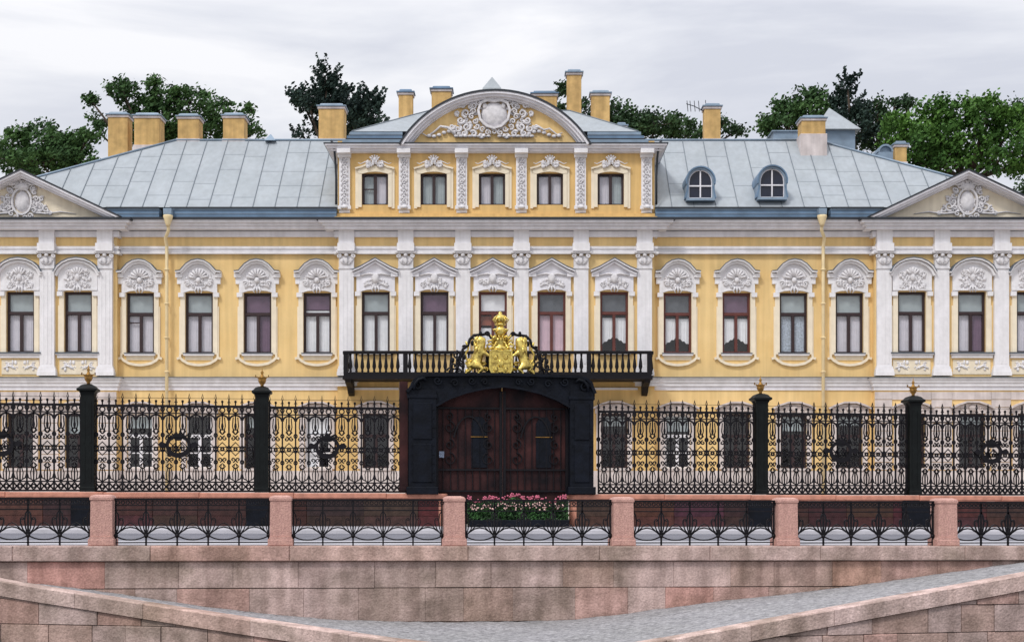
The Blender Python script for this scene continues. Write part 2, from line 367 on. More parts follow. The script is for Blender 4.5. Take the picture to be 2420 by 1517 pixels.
# ------------------------------------------------------------ quay railing
PW = 3.843; S0 = -8.973
QR = thing('quay_railing', 'black cast iron quay railing set between pink granite pillars along the embankment edge', 'railing', FR(0, -.27, -1.09), FR.a)
def pillar_mesh():
    b = MB()
    b.box(-.275, .275, -.275, .275, 0, .15, .02)
    b.prism([(-.26, .15), (.26, .15), (.235, .2), (-.235, .2)], -.26, .26)
    b.lathe([(.33, .2), (.318, .99), (.345, 1.0), (.345, 1.05), (.31, 1.09), (.20, 1.115)], 0, 0, 4, False, rot=math.pi/4)
    return b.mesh('granite_pillar', 'granite')
def rail_mesh(L):
    b = MB(); y0, y1 = -.025, .025; c = L/5
    b.box(0, L, -.04, .04, 1.0, 1.045); b.box(0, L, y0, y1, .875, .9); b.box(0, L, y0, y1, .775, .8); b.box(0, L, y0, y1, .06, .085)
    k = 0
    while k*.105 < L-.06:
        b.strip(arc(.07+k*.105, .95, .036, .036, 0, 324, 9), .018, y0, y1, True); k += 1
    for i in range(6):
        x = min(max(i*c, .02), L-.02); b.strip([(x, 0), (x, 1.0)], .034, y0, y1)
        b.lathe([(.02, .17), (.05, .2), (.05, .24), (.02, .27)], x, 0, 8)
        for sgn in (-1, 1):
            if (i == 0 and sgn < 0) or (i == 5 and sgn > 0): continue
            b.strip([(x, .22), (x+sgn*.05, .38), (x+sgn*.07, .55), (x+sgn*.05, .7), (x, .775)], .022, y0, y1)
            b.strip([(x, .22), (x+sgn*.11, .36), (x+sgn*.16, .5), (x+sgn*.155, .58)], .022, y0, y1)
            b.strip(spiral(x+sgn*.115, .58, .04, 0, 1.0, 8, sgn), .018, y0, y1)
        if i < 5:
            xm = (i+.5)*c; h = c/2
            b.strip([(xm-h, .22), (xm-h*.7, .31), (xm-h*.35, .385), (xm, .41), (xm+h*.35, .385), (xm+h*.7, .31), (xm+h, .22)], .028, y0, y1)
            b.strip([(xm-h, .22), (xm-h*.6, .16), (xm-h*.3, .135), (xm, .13), (xm+h*.3, .135), (xm+h*.6, .16), (xm+h, .22)], .028, y0, y1)
            b.strip([(xm-h, .22), (xm-h*.6, .34), (xm-h*.2, .47), (xm, .5), (xm+h*.2, .47), (xm+h*.6, .34), (xm+h, .22)], .018, y0, y1)
    return b.mesh('iron_panel', 'iron')
pm = pillar_mesh(); rm = rail_mesh(PW-.5)
for i in range(-4, 11):
    t = S0+PW*i; put('granite_pillar', pm, QR, (t, 0, FR.sl*t)); put('iron_panel', rm, QR, (t+.25, 0, FR.sl*(t+1.9)))

# ------------------------------------------------------------ palace fence
fz0 = 1.12     # plinth height over ground (-.98)
def fence_panel(L, medal=True):
    n = max(3, round(L/.44)); p = L/n; b = MB(); y0, y1 = -.02, .02
    for z, w in ((.03, .06), (.33, .045), (1.38, .03), (1.50, .03), (2.62, .04), (2.86, .08)): b.box(0, L, -.03, .03, z-w/2, z+w/2)
    b.box(0, L, -.02, .02, 3.12, 3.132)
    for i in range(n+1):
        x = min(max(i*p, .02), L-.02); b.strip([(x, 0), (x, 3.08)], .05, y0-.008, y1+.008)
        b.strip([(x, 3.06), (x-.028, 3.14), (x, 3.28), (x+.028, 3.14), (x, 3.06)], .02, y0, y1)
        b.strip([(x-.055, 2.98), (x, 3.04), (x+.055, 2.98)], .022, y0, y1)
        for z in (1.0, 1.9): b.strip(arc(x, z, .055, .07, 0, 315, 7), .04, y0, y1, True)
        b.strip(arc(x, 1.44, .07, .1, 0, 324, 9), .042, y0, y1, True)
        if i == n: break
        m = x+p/2 if i else p/2
        b.strip([(m, 2.86), (m, 3.0)], .042, y0, y1); b.strip(arc(m, 3.02, .022, .035, 0, 300, 5), .042, y0, y1, True)
        b.strip(arc(m, 2.74, .085, .085, 0, 324, 9), .042, y0, y1, True)
        b.strip([(i*p, 2.64), (i*p+.06, 2.76), (i*p+.03, 2.84)], .042, y0, y1); b.strip([((i+1)*p, 2.64), ((i+1)*p-.06, 2.76), ((i+1)*p-.03, 2.84)], .042, y0, y1)
        b.strip(arc(m, 2.40, p/2-.02, .17, 0, 180, 10), .06, y0, y1)
        b.strip([(m, 2.6), (m, 2.06)], .042, y0, y1); b.ell((m, 0, 2.2), (.045, .02, .12), 6, 4)
        for z, sg in ((1.80, 1), (1.08, -1)):
            for h in (-1, 1):
                b.strip(spiral(m+h*.085, z, .085, 90*sg, 1.1*sg, 12, h), .042, y0, y1)
                b.strip([(m+h*.02, z+sg*.14), (m+h*.1, z+sg*.22), (m+h*.03, z+sg*.30)], .042, y0, y1)
        b.strip([(i*p, 1.44), (m, 1.66), ((i+1)*p, 1.44), (m, 1.22)], .042, y0, y1, True)
        b.strip(arc(m, 1.44, .05, .05, 0, 315, 7), .055, y0, y1, True)
        for h in (-1, 1): b.strip([(m+h*.075, 2.5), (m+h*.10, 2.2), (m+h*.05, 2.0), (m, 1.92)], .035, y0, y1); b.strip([(m+h*.08, .4), (m+h*.10, .62), (m+h*.04, .82)], .03, y0, y1)
        b.strip([(m, .33), (m, .82)], .042, y0, y1); b.strip([(m, .98), (m-.05, .84), (m, .76), (m+.05, .84)], .025, y0, y1, True)
        b.strip([(i*p, .62), (i*p+.05, .45), (m, .35), ((i+1)*p-.05, .45), ((i+1)*p, .62)], .042, y0, y1)
        b.strip([(i*p, .04), (m, .31), ((i+1)*p, .04)], .055, y0, y1); b.strip([(i*p, .31), (m, .05), ((i+1)*p, .31)], .055, y0, y1)
        b.strip(arc(i*p+p*.5, .18, .06, .06, 0, 315, 7), .042, y0, y1, True)
    return b.mesh('iron_panel', 'iron')
def medallion():
    b = MB(); y0, y1 = -.09, -.03
    b.strip(arc(0, 0, .36, .30, 0, 348, 24), .11, y0, y1, True)
    b.strip(arc(0, -.04, .34, .30, 200, 340, 14), .15, y0-.02, y1+.02)
    for h in (-1, 1):
        b.prism([(h*.38, .06), (h*.56, .13), (h*.66, .02), (h*.55, -.09), (h*.38, -.05)], y0, y1)
        b.strip(spiral(h*.3, .27, .09, 0, 1.2, 12, h), .045, y0, y1); b.strip(spiral(h*.27, -.30, .08, 0, -1.2, 12, h), .045, y0, y1)
        b.strip([(h*.02, -.17), (h*.10, .0), (h*.05, .12), (h*.19, -.02), (h*.19, -.16)], .035, y0+.01, y1-.01)
    b.prism([(-.17, .27), (.17, .27), (.22, .42), (.11, .36), (.055, .47), (0, .38), (-.055, .47), (-.11, .36), (-.22, .42)], y0-.02, y1)
    b.prism([(-.15, .26), (.15, .26), (.10, .16), (-.10, .16)], y0, y1)
    return b.mesh('medallion', 'iron')
def post_parts():
    b = MB()
    b.box(-.24, .24, -.24, .24, 0, .16, .02); b.lathe([(.30, .16), (.30, 3.20), (.33, 3.24), (.36, 3.28)], 0, 0, 4, False, rot=math.pi/4)
    for z0, z1 in ((.3, 1.5), (1.6, 3.0)):
        for s in (-1, 1): b.box(s*.1-.03, s*.1+.03, -.225, -.2, z0, z1)
    shaft = b.mesh('shaft', 'post')
    b = MB(); b.lathe([(.34, 3.28), (.46, 3.33), (.46, 3.39), (.38, 3.43), (.30, 3.50), (.15, 3.55)], 0, 0, 4, False, rot=math.pi/4); cap = b.mesh('cap', 'post')
    b = MB(); b.lathe([(.07, 3.54), (.05, 3.60), (.11, 3.68), (.14, 3.76), (.10, 3.82), (.15, 3.85), (.06, 3.90), (.035, 3.98), (.06, 4.03), (.02, 4.08), (.01, 4.18)], 0, 0, 10)
    for h in (-1, 1):
        b.strip([(h*.1, 3.80), (h*.17, 3.88), (h*.22, 3.86), (h*.21, 3.94)], .035, -.02, .02)
    fin = b.mesh('finial', 'goldd')
    b = MB(); b.box(-.52, .52, -.28, .28, -fz0+.0, -.17, .02); base = b.mesh('base', 'ironb')
    return shaft, cap, fin, base
PP = post_parts(); MED = medallion(); panels = {}
def fence(label, t0, t1, posts, runs, plinth, rounded):
    tm = (t0+t1)/2
    o = thing('palace_fence', label, 'fence', FF(tm, 0, -.98), FF.a, 'palace fences on both sides of the gate')
    zz = lambda t: fz0+FF.sl*(t-tm)
    for t in posts:
        s = put('post', PP[0], o, (t-tm, 0, zz(t)))
        put('cap', PP[1], s); put('finial', PP[2], s); put('base', PP[3], s)
    for a, c, med in runs:
        L = round(c-a, 2)
        if L not in panels: panels[L] = fence_panel(L)
        p = put('iron_panel', panels[L], o, (a-tm, 0, zz((a+c)/2)))
        if med: put('medallion', MED, p, (L/2+(-.26 if c > -4 and a < 0 else .08 if a < 0 else .1), 0, 1.55))
    p0, p1 = plinth
    b = MB(); rr = random.Random(int(abs(t0)*10)); t = p0
    while t < p1-.1:
        l = min(rr.uniform(1.3, 2.1), p1-t); g = rr.uniform(.6, 1.05); b.tone = (g, g*rr.uniform(.8, 1.2), g*rr.uniform(.8, 1.3))
        z = zz(t)
        for k, (za, zb) in enumerate(((0, .36), (.36, .9))):
            b.tone = tuple(q*rr.uniform(.8, 1.2) for q in b.tone)
            b.box(t-tm+.004, t+l-tm-.004, -.22, .22, z-fz0+za-.05, z-fz0+zb-.004, .012)
        t += l
    part('plinth', b, 'redgr', o)
    b = MB(); t = p0
    while t < p1-.1:
        l = min(3.1, p1-t); z = zz(t)
        b.box(t-tm+.003, t+l-tm-.003, -.31, .31, z-.20, z-.02, .03); b.box(t-tm+.004, t+l-tm-.004, -.26, .26, z-.226, z-.20); t += l
    e = (p1 if rounded > 0 else p0)
    b.lathe([(.31, zz(e)-.20), (.31, zz(e)-.05), (.28, zz(e)-.02)], e-tm, 0, 16); b.lathe([(.215, zz(e)-fz0-.05), (.215, zz(e)-.205)], e-tm, 0, 16)
    part('plinth_cap', b, 'redcap', o)
    return o
fence('tall black openwork iron fence with gilt topped posts left of the gate', -31, -3.2, (-8.06, -13.72, -19.38, -25.04),
      [(-7.83, -3.42, 1), (-13.49, -8.29, 1), (-19.15, -13.95, 1), (-24.81, -19.61, 1)], (-25.6, -2.12), 1)
fence('tall black openwork iron fence with gilt topped posts right of the gate', 3.3, 32, (9.25, 14.90, 20.56, 26.2),
      [(3.42, 9.02, 0), (9.48, 14.67, 1), (15.13, 20.33, 1), (20.79, 25.97, 1)], (2.62, 26.8), -1)

# ------------------------------------------------------------ gate and its crest
SG = 46/F
GT = thing('entrance_gate', 'large dark double leaf gate with gilded coat of arms on top', 'gate', FF(0, 0, -.98), FF.a)
gx = lambda px: (px-1183)*SG
gy = lambda py: (HY-py)*SG+.98
def gp(pts): return [(gx(x), gy(y)) for x, y in pts]
for x0, x1, outx in ((966, 1030, 946), (1346, 1402, 1418)):
    b = MB(); b.box(gx(x0), gx(x1), -.42, .42, gy(1164), gy(925))
    xc = (x0+x1)/2
    b.box(gx(x0-5), gx(x1+5), -.48, .48, gy(1168), gy(1150), .03); b.box(gx(x0-3), gx(x1+3), -.45, .45, gy(945), gy(937), .02)
    b.box(gx(x0+10), gx(x1-10), -.46, -.41, gy(1140), gy(1050), .02); b.box(gx(x0+10), gx(x1-10), -.46, -.41, gy(1040), gy(955), .02)
    for k in range(9): b.box(gx(x0+4), gx(x1-4), -.44, -.41, gy(1139-k*21), gy(1137-k*21))
    p = part('pier', b, 'ironb', GT)
    if outx < 1000:
        b = MB(); b.box(gx(946), gx(964.6), -.2, .3, gy(1164), gy(905)); b.box(gx(944), gx(964.4), -.23, .32, gy(1160), gy(1150), .01)
        tag(part('side_post', b, 'maroon', p), label='narrow maroon post beside the left pier')
# header with arched underside
top = [(962, 938), (962, 930), (972, 918), (978, 905), (990, 896), (1010, 891), (1090, 889), (1183, 887), (1276, 889), (1365, 891), (1385, 896), (1396, 905), (1400, 918), (1406, 930), (1406, 938)]
bot = [(1346, 938.5), (1346, 962), (1315, 945), (1275, 930), (1230, 920), (1188, 915), (1145, 920), (1100, 930), (1060, 945), (1030, 962), (1030, 938.5)]
b = MB(); tp = gp(top); bt = gp(bot)
b.prism(tp[:8]+gp([(1188, 915), (1145, 920), (1100, 930), (1060, 945), (1030, 962), (1030, 938.5)]), -.36, .36)
b.prism(gp([(1346, 938.5), (1346, 962), (1315, 945), (1275, 930), (1230, 920), (1188, 915)])+tp[7:], -.36, .3598)
b.strip(gp(top[1:-1]), .10, -.50, .45)
b.strip(gp(bot[1:-1]), .07, -.42, -.35)
for h in (-1, 1):
    c = 1183
    for sx, sy, rr, a in ((198, 915, 13, 0), (150, 903, 10, 180), (110, 908, 9, 0), (70, 903, 9, 180), (40, 905, 8, 0)):
        q = spiral(gx(c+h*sx), gy(sy), rr*SG, a, 1.4, 16, h); b.strip(q, .05, -.46, -.34)
    b.tube([(gx(c+h*205), -.5, gy(925)), (gx(c+h*203), -.52, gy(912)), (gx(c+h*195), -.52, gy(902)), (gx(c+h*183), -.5, gy(898)), (gx(c+h*176), -.48, gy(904))], .05, 6)
part('lintel', b, 'ironb', GT)
for h, (x0, x1) in ((-1, (1030.6, 1187.4)), (1, (1190, 1345.4))):
    xa, xb = (x0, x1)
    arch = [(x, y) for x, y in bot[1:-1] if x0-2 <= x <= x1+4]
    b = MB(); pts = [(x0, 1238), (x1, 1238)] + ([(x1, 961), (1315, 944.5), (1275, 929.5), (1230, 919.5), (x0, 914.5)] if h > 0 else [(x1, 914.5), (1145, 919.5), (1100, 929.5), (1060, 944.5), (x0, 961)])
    b.prism(gp(pts), .05, .12); leaf = part('leaf', b, 'maroon', GT)
    b = MB(); fx0, fx1 = gx(x0), gx(x1)
    b.strip(gp([(x0+3, 1236), (x0+3, 925 if h > 0 else 964)]), .09, -.05, .05); b.strip(gp([(x1-3, 1236), (x1-3, 964 if h > 0 else 925)]), .09, -.05, .05)
    for y in (1234, 1160, 1110, 965): b.strip(gp([(x0+6, y), (x1-6, y)]), .06, -.03, .05)
    n = 9
    for i in range(1, n):
        x = x0+(x1-x0)*i/n; b.strip(gp([(x, 1160), (x, 966)]), .022, 0, .05)
    xc = (x0+x1)/2
    for y, r in ((1085, 16), (1050, 13), (1010, 15), (985, 10)):
        for g in (-1, 1): b.strip(spiral(gx(xc+g*46), gy(y), r*SG, 90, 1.3, 16, g), .03, -.03, .05)
    b.strip(arc(gx(xc), gy(1060), .55, 1.1, 20, 160, 16), .05, -.03, .05)
    part('ironwork', b, 'iron', leaf)
    b = MB(); wx = 1133 if h < 0 else 1287
    b.prism(gp([(wx-18, 1105), (wx+18, 1105), (wx+18, 1000), (wx+9, 985), (wx-9, 985), (wx-18, 1000)]), -.0, .045); part('inset_panel', b, 'ironb', leaf)
    b = MB(); b.box(gx(wx-20), gx(wx+20), -.03, -.002, gy(1033), gy(1031.5)); part('cross_bar', b, 'goldd', leaf)
b = MB(); b.box(gx(1038), gx(1050), -.1, -.05, gy(1082), gy(1067), .01); part('notice_plate', b, 'notice', GT)
b = MB(); b.strip(gp([(1188.7, 1236), (1188.7, 918)]), .022, -.09, .0); part('meeting_stile', b, 'maroon', GT)
# black scroll bracket behind the arms
b = MB()
for h in (-1, 1):
    c = 1183
    X = lambda d: gx(c+h*d)
    b.tube([(X(20), 0, gy(800)), (X(28), 0, gy(789)), (X(45), 0, gy(792)), (X(62), 0, gy(793)), (X(72), 0, gy(803)), (X(76), 0, gy(818)), (X(88), 0, gy(826)), (X(92), 0, gy(840)), (X(98), 0, gy(860)), (X(105), 0, gy(886))], .05, 6)
    for sx, sy, r, a, tn in ((104, 840, 10, 90, 1.3), (92, 862, 9, 0, 1.3), (110, 866, 9, 180, 1.2), (60, 798, 7, 180, 1.2), (30, 790, 6, 0, 1.2), (84, 822, 5, 0, 1), (118, 878, 8, 0, 1.2), (98, 880, 7, 90, 1.2)):
        q = spiral(X(sx), gy(sy), r*SG, a, tn, 14, h); b.tube([(p[0], -.02, p[1]) for p in q], .035, 5)
    for sx, sy in ((66, 812), (85, 845), (100, 850), (47, 789), (112, 853)): b.ell((X(sx), -.03, gy(sy)), (.06, .04, .10), 6, 4)
b.box(gx(1150), gx(1216), .05, .2, gy(888), gy(835)); b.box(gx(1174), gx(1192), .05, .18, gy(835), gy(780))
part('bracket', b, 'iron', GT)
crest = MB()
b = crest
sh = [(1158, 832), (1168, 829), (1183, 831), (1198, 829), (1208, 832), (1209, 850), (1209, 872), (1204, 884), (1183, 891), (1162, 884), (1157, 872), (1157, 850)]
b.prism(gp(sh), -.20, .04); b.strip(gp(sh), .06, -.27, -.18, True)
b.strip(gp([(1160, 858), (1206, 858)]), .035, -.24, -.19); b.strip(gp([(1183, 834), (1183, 888)]), .035, -.24, -.19)
b.ell((gx(1183), -.2, gy(860)), (.12, .05, .15), 10, 6)
for sx, sy in ((1171, 845), (1195, 845), (1171, 874), (1195, 874)): b.ell((gx(sx), -.2, gy(sy)), (.08, .06, .1), 8, 5); b.strip(spiral(gx(sx), gy(sy), .1, 0, 1.2), .03, -.25, -.19)
b.ell((gx(1183), -.2, gy(880)), (.10, .05, .04), 8, 4)
tag(part('arms_shield', b, 'gold', GT), label='gilded shield of the coat of arms')
b = MB()      # helmet, crown and bird stacked over the shield
b.lathe([(.30, gy(829)), (.36, gy(824)), (.22, gy(818)), (.20, gy(814)), (.30, gy(806)), (.25, gy(800)), (.12, gy(796))], gx(1183), -.02, 12, True, .7)
b.lathe([(.10, gy(797)), (.17, gy(790)), (.19, gy(782)), (.15, gy(775)), (.08, gy(771))], gx(1183), -.06, 10, True, .8)
b.lathe([(.10, gy(772)), (.19, gy(769)), (.19, gy(766)), (.15, gy(764))], gx(1183), -.04, 10, True, .8)
b.lathe([(.12, gy(764)), (.22, gy(757)), (.24, gy(751)), (.15, gy(746)), (.06, gy(743)), (.07, gy(740)), (.02, gy(737))], gx(1183), -.04, 10, True, .8)
for k in range(6):
    t_ = -1+k*.4; b.tube([(gx(1183)+t_*.22, -.2, gy(806)), (gx(1183)+t_*.32, -.24, gy(797)), (gx(1183)+t_*.36, -.22, gy(793))], .04, 5, .02)
    b.tube([(gx(1183)+t_*.17, -.16, gy(766)), (gx(1183)+t_*.27, -.2, gy(758)), (gx(1183)+t_*.12, -.16, gy(747))], .025, 5)
for h in (-1, 1):
    for k, (x0_, y0_, x1_, y1_) in enumerate(((8, 796, 21, 806), (14, 812, 30, 808), (14, 818, 33, 818), (10, 824, 29, 828), (9, 788, 17, 780))):
        q_ = [(gx(1183+h*x0_), -.1, gy(y0_)), (gx(1183+h*(x0_+x1_)/2), -.2, gy((y0_+y1_)/2-4)), (gx(1183+h*x1_), -.16, gy(y1_)), (gx(1183+h*(x1_-3)), -.14, gy(y1_+5))]
        b.tube(q_, .06, 5, .025)
    for k in range(4): b.ell((gx(1183+h*(10+k*2.2)), -.17, gy(811+k*4)), (.06, .05, .05), 6, 4)
tag(part('arms_helmet', b, 'gold', GT), label='gilded helmet and crown above the shield')
# rampant lions holding the shield: one skinned body each
def lion(h):
    c = 1183
    V = []; E = []; Rr = []
    def v(d, y, dep, r): V.append((gx(c+h*(24+(d-22)*1.2)), dep, gy(y))); Rr.append(r); return len(V)-1
    pel = v(50, 862, -.06, .16); sp = v(47, 848, -.08, .14); ch = v(43, 832, -.10, .19); nk = v(44, 818, -.12, .17); hd = v(42, 806, -.14, .15); mz = v(32, 806, -.18, .075); 
    E += [(pel, sp), (sp, ch), (ch, nk), (nk, hd), (hd, mz)]
    for dep, ty in ((-.20, 842), (-.0, 822)):
        s1 = v(36, 834, dep, .09); el = v(30, 838 if ty > 830 else 828, dep-.03, .06); pw = v(27, ty, dep-.04, .065); pe = v(24, ty+1, dep-.04, .05); E += [(ch, s1), (s1, el), (el, pw), (pw, pe)]
    for dep, kx, kx2 in ((-.20, 36, 46), (.02, 58, 70)):
        hp = v(kx+9, 868, dep, .11); kn = v(kx, 874, dep-.05, .085); hk = v(kx2, 882, dep, .055); ft = v(kx2-3, 891, dep-.04, .06); tt = v(kx2-9, 893, dep-.08, .05); E += [(pel, hp), (hp, kn), (kn, hk), (hk, ft), (ft, tt)]
    t1 = v(60, 862, .02, .045); t2 = v(68, 850, .03, .04); t3 = v(70, 836, .03, .035); t4 = v(64, 824, .02, .04); t5 = v(67, 814, .02, .06); t6 = v(70, 807, .02, .02); E += [(pel, t1), (t1, t2), (t2, t3), (t3, t4), (t4, t5), (t5, t6)]
    for de in (-.08, .02):
        er = v(45, 797, -.14+de, .035); E.append((hd, er))
    me = bpy.data.meshes.new('arms_lion'); me.from_pydata(V, E, []); me.materials.append(M['gold'])
    o = put('arms_lion', me, GT); md = o.modifiers.new('skin', 'SKIN'); md.use_smooth_shade = True
    for i, r in enumerate(Rr): me.skin_vertices[0].data[i].radius = (r*1.0, r*1.0)
    me.skin_vertices[0].data[pel].use_root = True
    o.modifiers.new('sub', 'SUBSURF').levels = 1; o.modifiers['sub'].render_levels = 1
    b = MB(); rr = random.Random(4)
    for k in range(60):
        a = rr.uniform(0, 6.28); u = rr.uniform(0, 1); b.ell((gx(c+h*(51+8*math.cos(a)))+h*.03, -.10+.15*math.sin(a)*1., gy(803+30*u)), (.045, .05, .11), 6, 4)
    part('mane', b, 'gold', o)
    b2 = MB(); rr = random.Random(14)
    for k in range(16):
        x_, y_ = rr.uniform(26, 78), rr.uniform(838, 888)
        b2.tube([(p[0], rr.uniform(.0, .08), p[1]) for p in spiral(gx(c+h*x_), gy(y_), rr.uniform(4, 7)*SG, rr.uniform(0, 360), 1.2, 9, h)], .03, 5)
    part('foliage_scrolls', b2, 'gold', o)
    tag(o, label='gilded rampant lion on the %s of the shield' % ('left' if h < 0 else 'right'))
for h in (-1, 1): lion(h)

# flower bed before the gate
FBD = thing('flower_bed', 'bank of pink flowers over green leaves standing before the dark gate', 'flowers', FF(.15, .75, -.98), FF.a)
b = MB(); b.box(-1.3, 2.1, -.22, .22, 0, .22, .02); b.box(-1.3, 2.1, .25, .5, 0, .55, .02); part('planter', b, 'ironb', FBD)
rr = random.Random(9)
def leafquad(b, c, s, r=rr):
    a = Vector((r.gauss(0, 1), r.gauss(0, 1), r.gauss(0, 1))).normalized(); q = a.orthogonal().normalized()*s; w = a.cross(q).normalized()*s*.55
    c = Vector(c); b.face([b.P(tuple(p)) for p in (c-q, c+w, c+q, c-w)])
b = MB()
for k in range(5200):
    x = rr.uniform(-1.32, 2.12); z = rr.uniform(.08, .88+.10*math.sin(x*5)*math.sin(x*2.3+1)); leafquad(b, (x, .25+(z-.5)*.35+rr.uniform(-.15, .12), z), rr.uniform(.03, .055))
part('foliage', b, 'leafg', FBD)
b = MB()
for k in range(170):
    x = rr.uniform(-1.3, 2.1); z = .95+.10*math.sin(x*5)*math.sin(x*2.3+1)+rr.uniform(-.07, .08)
    if -.1 < x < .15 and rr.random() < .7: continue
    b.ell((x, .4+rr.uniform(-.15, .15), z), (.035, .035, .03), 5, 4)
part('pink_blossoms', b, 'pink', FBD)
b = MB()
for k in range(110):
    b.ell((rr.uniform(-1.25, 2.05), .12+rr.uniform(-.05, .05), .68+rr.gauss(0, .06)), (.033, .033, .03), 5, 4)
part('pale_blossoms', b, 'palepink', FBD)

# ------------------------------------------------------------ PALACE
S = 73/F; BG = .15
PAL = thing('palace', 'long yellow baroque palace with white pilasters, blue grey roof and balcony', 'palace', (0, 73, BG))
lx = lambda px: (px-1210)*S
lz = lambda py: (HY-py)*S+ZC-BG
def lp(pts): return [(lx(x), lz(y)) for x, y in pts]
def dx(px, D): return (px-1210)*D/F
def dz(py, D): return (HY-py)*D/F+ZC-BG
lzk = lambda py, o: (HY-py)*S*(1-o/73)+ZC-BG
lpk = lambda pts, o: [((x-1210)*S*(1-o/73), lzk(y, o)) for x, y in pts]
class FB(MB):
    def b(s, x0, x1, y0, y1, o0, o1):
        k = 1-max(0, o1)/73; s.box(lx(x0), lx(x1), -o1, -o0, (HY-y1)*S*k+ZC-BG, (HY-y0)*S*k+ZC-BG)   # o1 = how far it stands out, o0 = back
SEG = [(-200, 281, .4), (281, 800, 0), (800, 1545, .4), (1545, 2062, 0), (2062, 2545, .4)]
MAINW = [(-82, 'B'), (55, 'B'), (191, 'B'), (332, 'A'), (471, 'A'), (609, 'A'), (750, 'A'), (890, 'C'), (1028, 'C'), (1165, 'C'), (1303, 'C'), (1450, 'C'), (1601, 'A'), (1740, 'A'), (1875, 'A'), (2007, 'A'), (2149, 'B'), (2290, 'B'), (2428, 'B')]
def off(px):
    for a, c, o in SEG:
        if a <= px < c: return o
    return 0
def holewall(b, x0, x1, y0, y1, o, holes, th=.5):
    xs = sorted({x0, x1, *[h[0] for h in holes], *[h[1] for h in holes]}); ys = sorted({y0, y1, *[h[2] for h in holes], *[h[3] for h in holes]})
    for i in range(len(xs)-1):
        for j in range(len(ys)-1):
            cx, cy = (xs[i]+xs[i+1])/2, (ys[j]+ys[j+1])/2
            if any(h[0] < cx < h[1] and h[2] < cy < h[3] for h in holes): continue
            b.face([b.P((lx(x), -o, lz(y))) for x, y in ((xs[i], ys[j+1]), (xs[i+1], ys[j+1]), (xs[i+1], ys[j]), (xs[i], ys[j]))])
    for a, c, d, e in holes:
        q = [(a, e), (c, e), (c, d), (a, d)]
        for k in range(4):
            p, r = q[k], q[(k+1) % 4]
            b.face([b.P(t) for t in ((lx(p[0]), -o, lz(p[1])), (lx(p[0]), -o+th, lz(p[1])), (lx(r[0]), -o+th, lz(r[1])), (lx(r[0]), -o, lz(r[1])))])
wall = FB(); wall.mats[0] = 'yellow'
for a, c, o in SEG:
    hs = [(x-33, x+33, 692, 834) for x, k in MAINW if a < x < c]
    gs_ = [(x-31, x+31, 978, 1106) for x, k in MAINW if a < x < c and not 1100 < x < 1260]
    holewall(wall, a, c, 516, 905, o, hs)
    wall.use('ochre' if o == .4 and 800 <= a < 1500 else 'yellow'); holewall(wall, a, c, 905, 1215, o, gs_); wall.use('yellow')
    if o:      # returns of the projecting bays
        for x in (a, c): wall.box(lx(x)-.001, lx(x)+.001, -o, 10, lz(1215), lz(516))
wall.box(lx(-200), lx(2545), 9.4, 9.6, lz(1215), lz(492))
part('wall', wall, 'yellow', PAL)
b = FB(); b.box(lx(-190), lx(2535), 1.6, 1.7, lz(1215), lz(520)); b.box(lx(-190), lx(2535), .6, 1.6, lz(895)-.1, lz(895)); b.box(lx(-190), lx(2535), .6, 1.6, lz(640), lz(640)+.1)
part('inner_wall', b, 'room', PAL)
# cornices, architrave, string course, plinth: one mesh per band
def bands(name, rows, m, segs=SEG, m2=None):
    for a, c, o in segs:
        b = FB(); e = .12 if o == 0 else 0; 
        for y0, y1, pr in rows:
            sd = pr/S if o else 0
            b.b(a-sd, c+sd, y0+e, y1-e, -.3 if not o else 0, o+pr)
        part(name, b, m, PAL)
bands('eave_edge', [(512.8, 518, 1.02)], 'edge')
bands('cornice', [(518.2, 525, .92), (525.2, 533, .74), (533.2, 541, .62)], 'cornice')
bands('cornice_shadow_moulding', [(545.1, 546, .12)], 'cornice')
bands('frieze_band', [(546.2, 560, .16)], 'cornice')
bands('architrave', [(582, 588, .16), (588.2, 594, .10), (594.2, 600, .2)], 'white')
bands('string_flashing', [(890.2, 891.9, .36)], 'flash_shade', [q for q in SEG if q[0] != 800]+[(800, 812, .4), (1540, 1545, .4)])
bands('cornice_flashing_shade', [(541.2, 545, .2)], 'flash_shade')  # dark strip: flashing with the shade under the cornice put into its colour
bands('string_course', [(892, 896, .30), (896.2, 903, .22), (903.2, 912, .14)], 'white', [q for q in SEG if q[0] != 800]+[(800, 840, .4), (1505, 1545, .4)])
bands('string_band', [(912.2, 922, .06)], 'cornice', [q for q in SEG if q[0] != 800])
bands('plinth', [(1112, 1214, .14)], 'socle')
for a, c in ((-200, 281), (2062, 2545)):      # rusticated white ground floor of the wings
    b = FB(); xs = [x for x, k in MAINW if a < x < c]
    ed = [a]+sum([[x-46, x+46] for x in xs], [])+[c]
    for i in range(0, len(ed), 2):
        y = 926
        while y < 1110: b.b(ed[i]+.5, ed[i+1]-.5, y, min(y+17, 1111), .3, .46); y += 18.5
    for x in xs: b.b(x-46, x+46, 926, 944, .3, .455)
    part('rustication', b, 'socle', PAL)
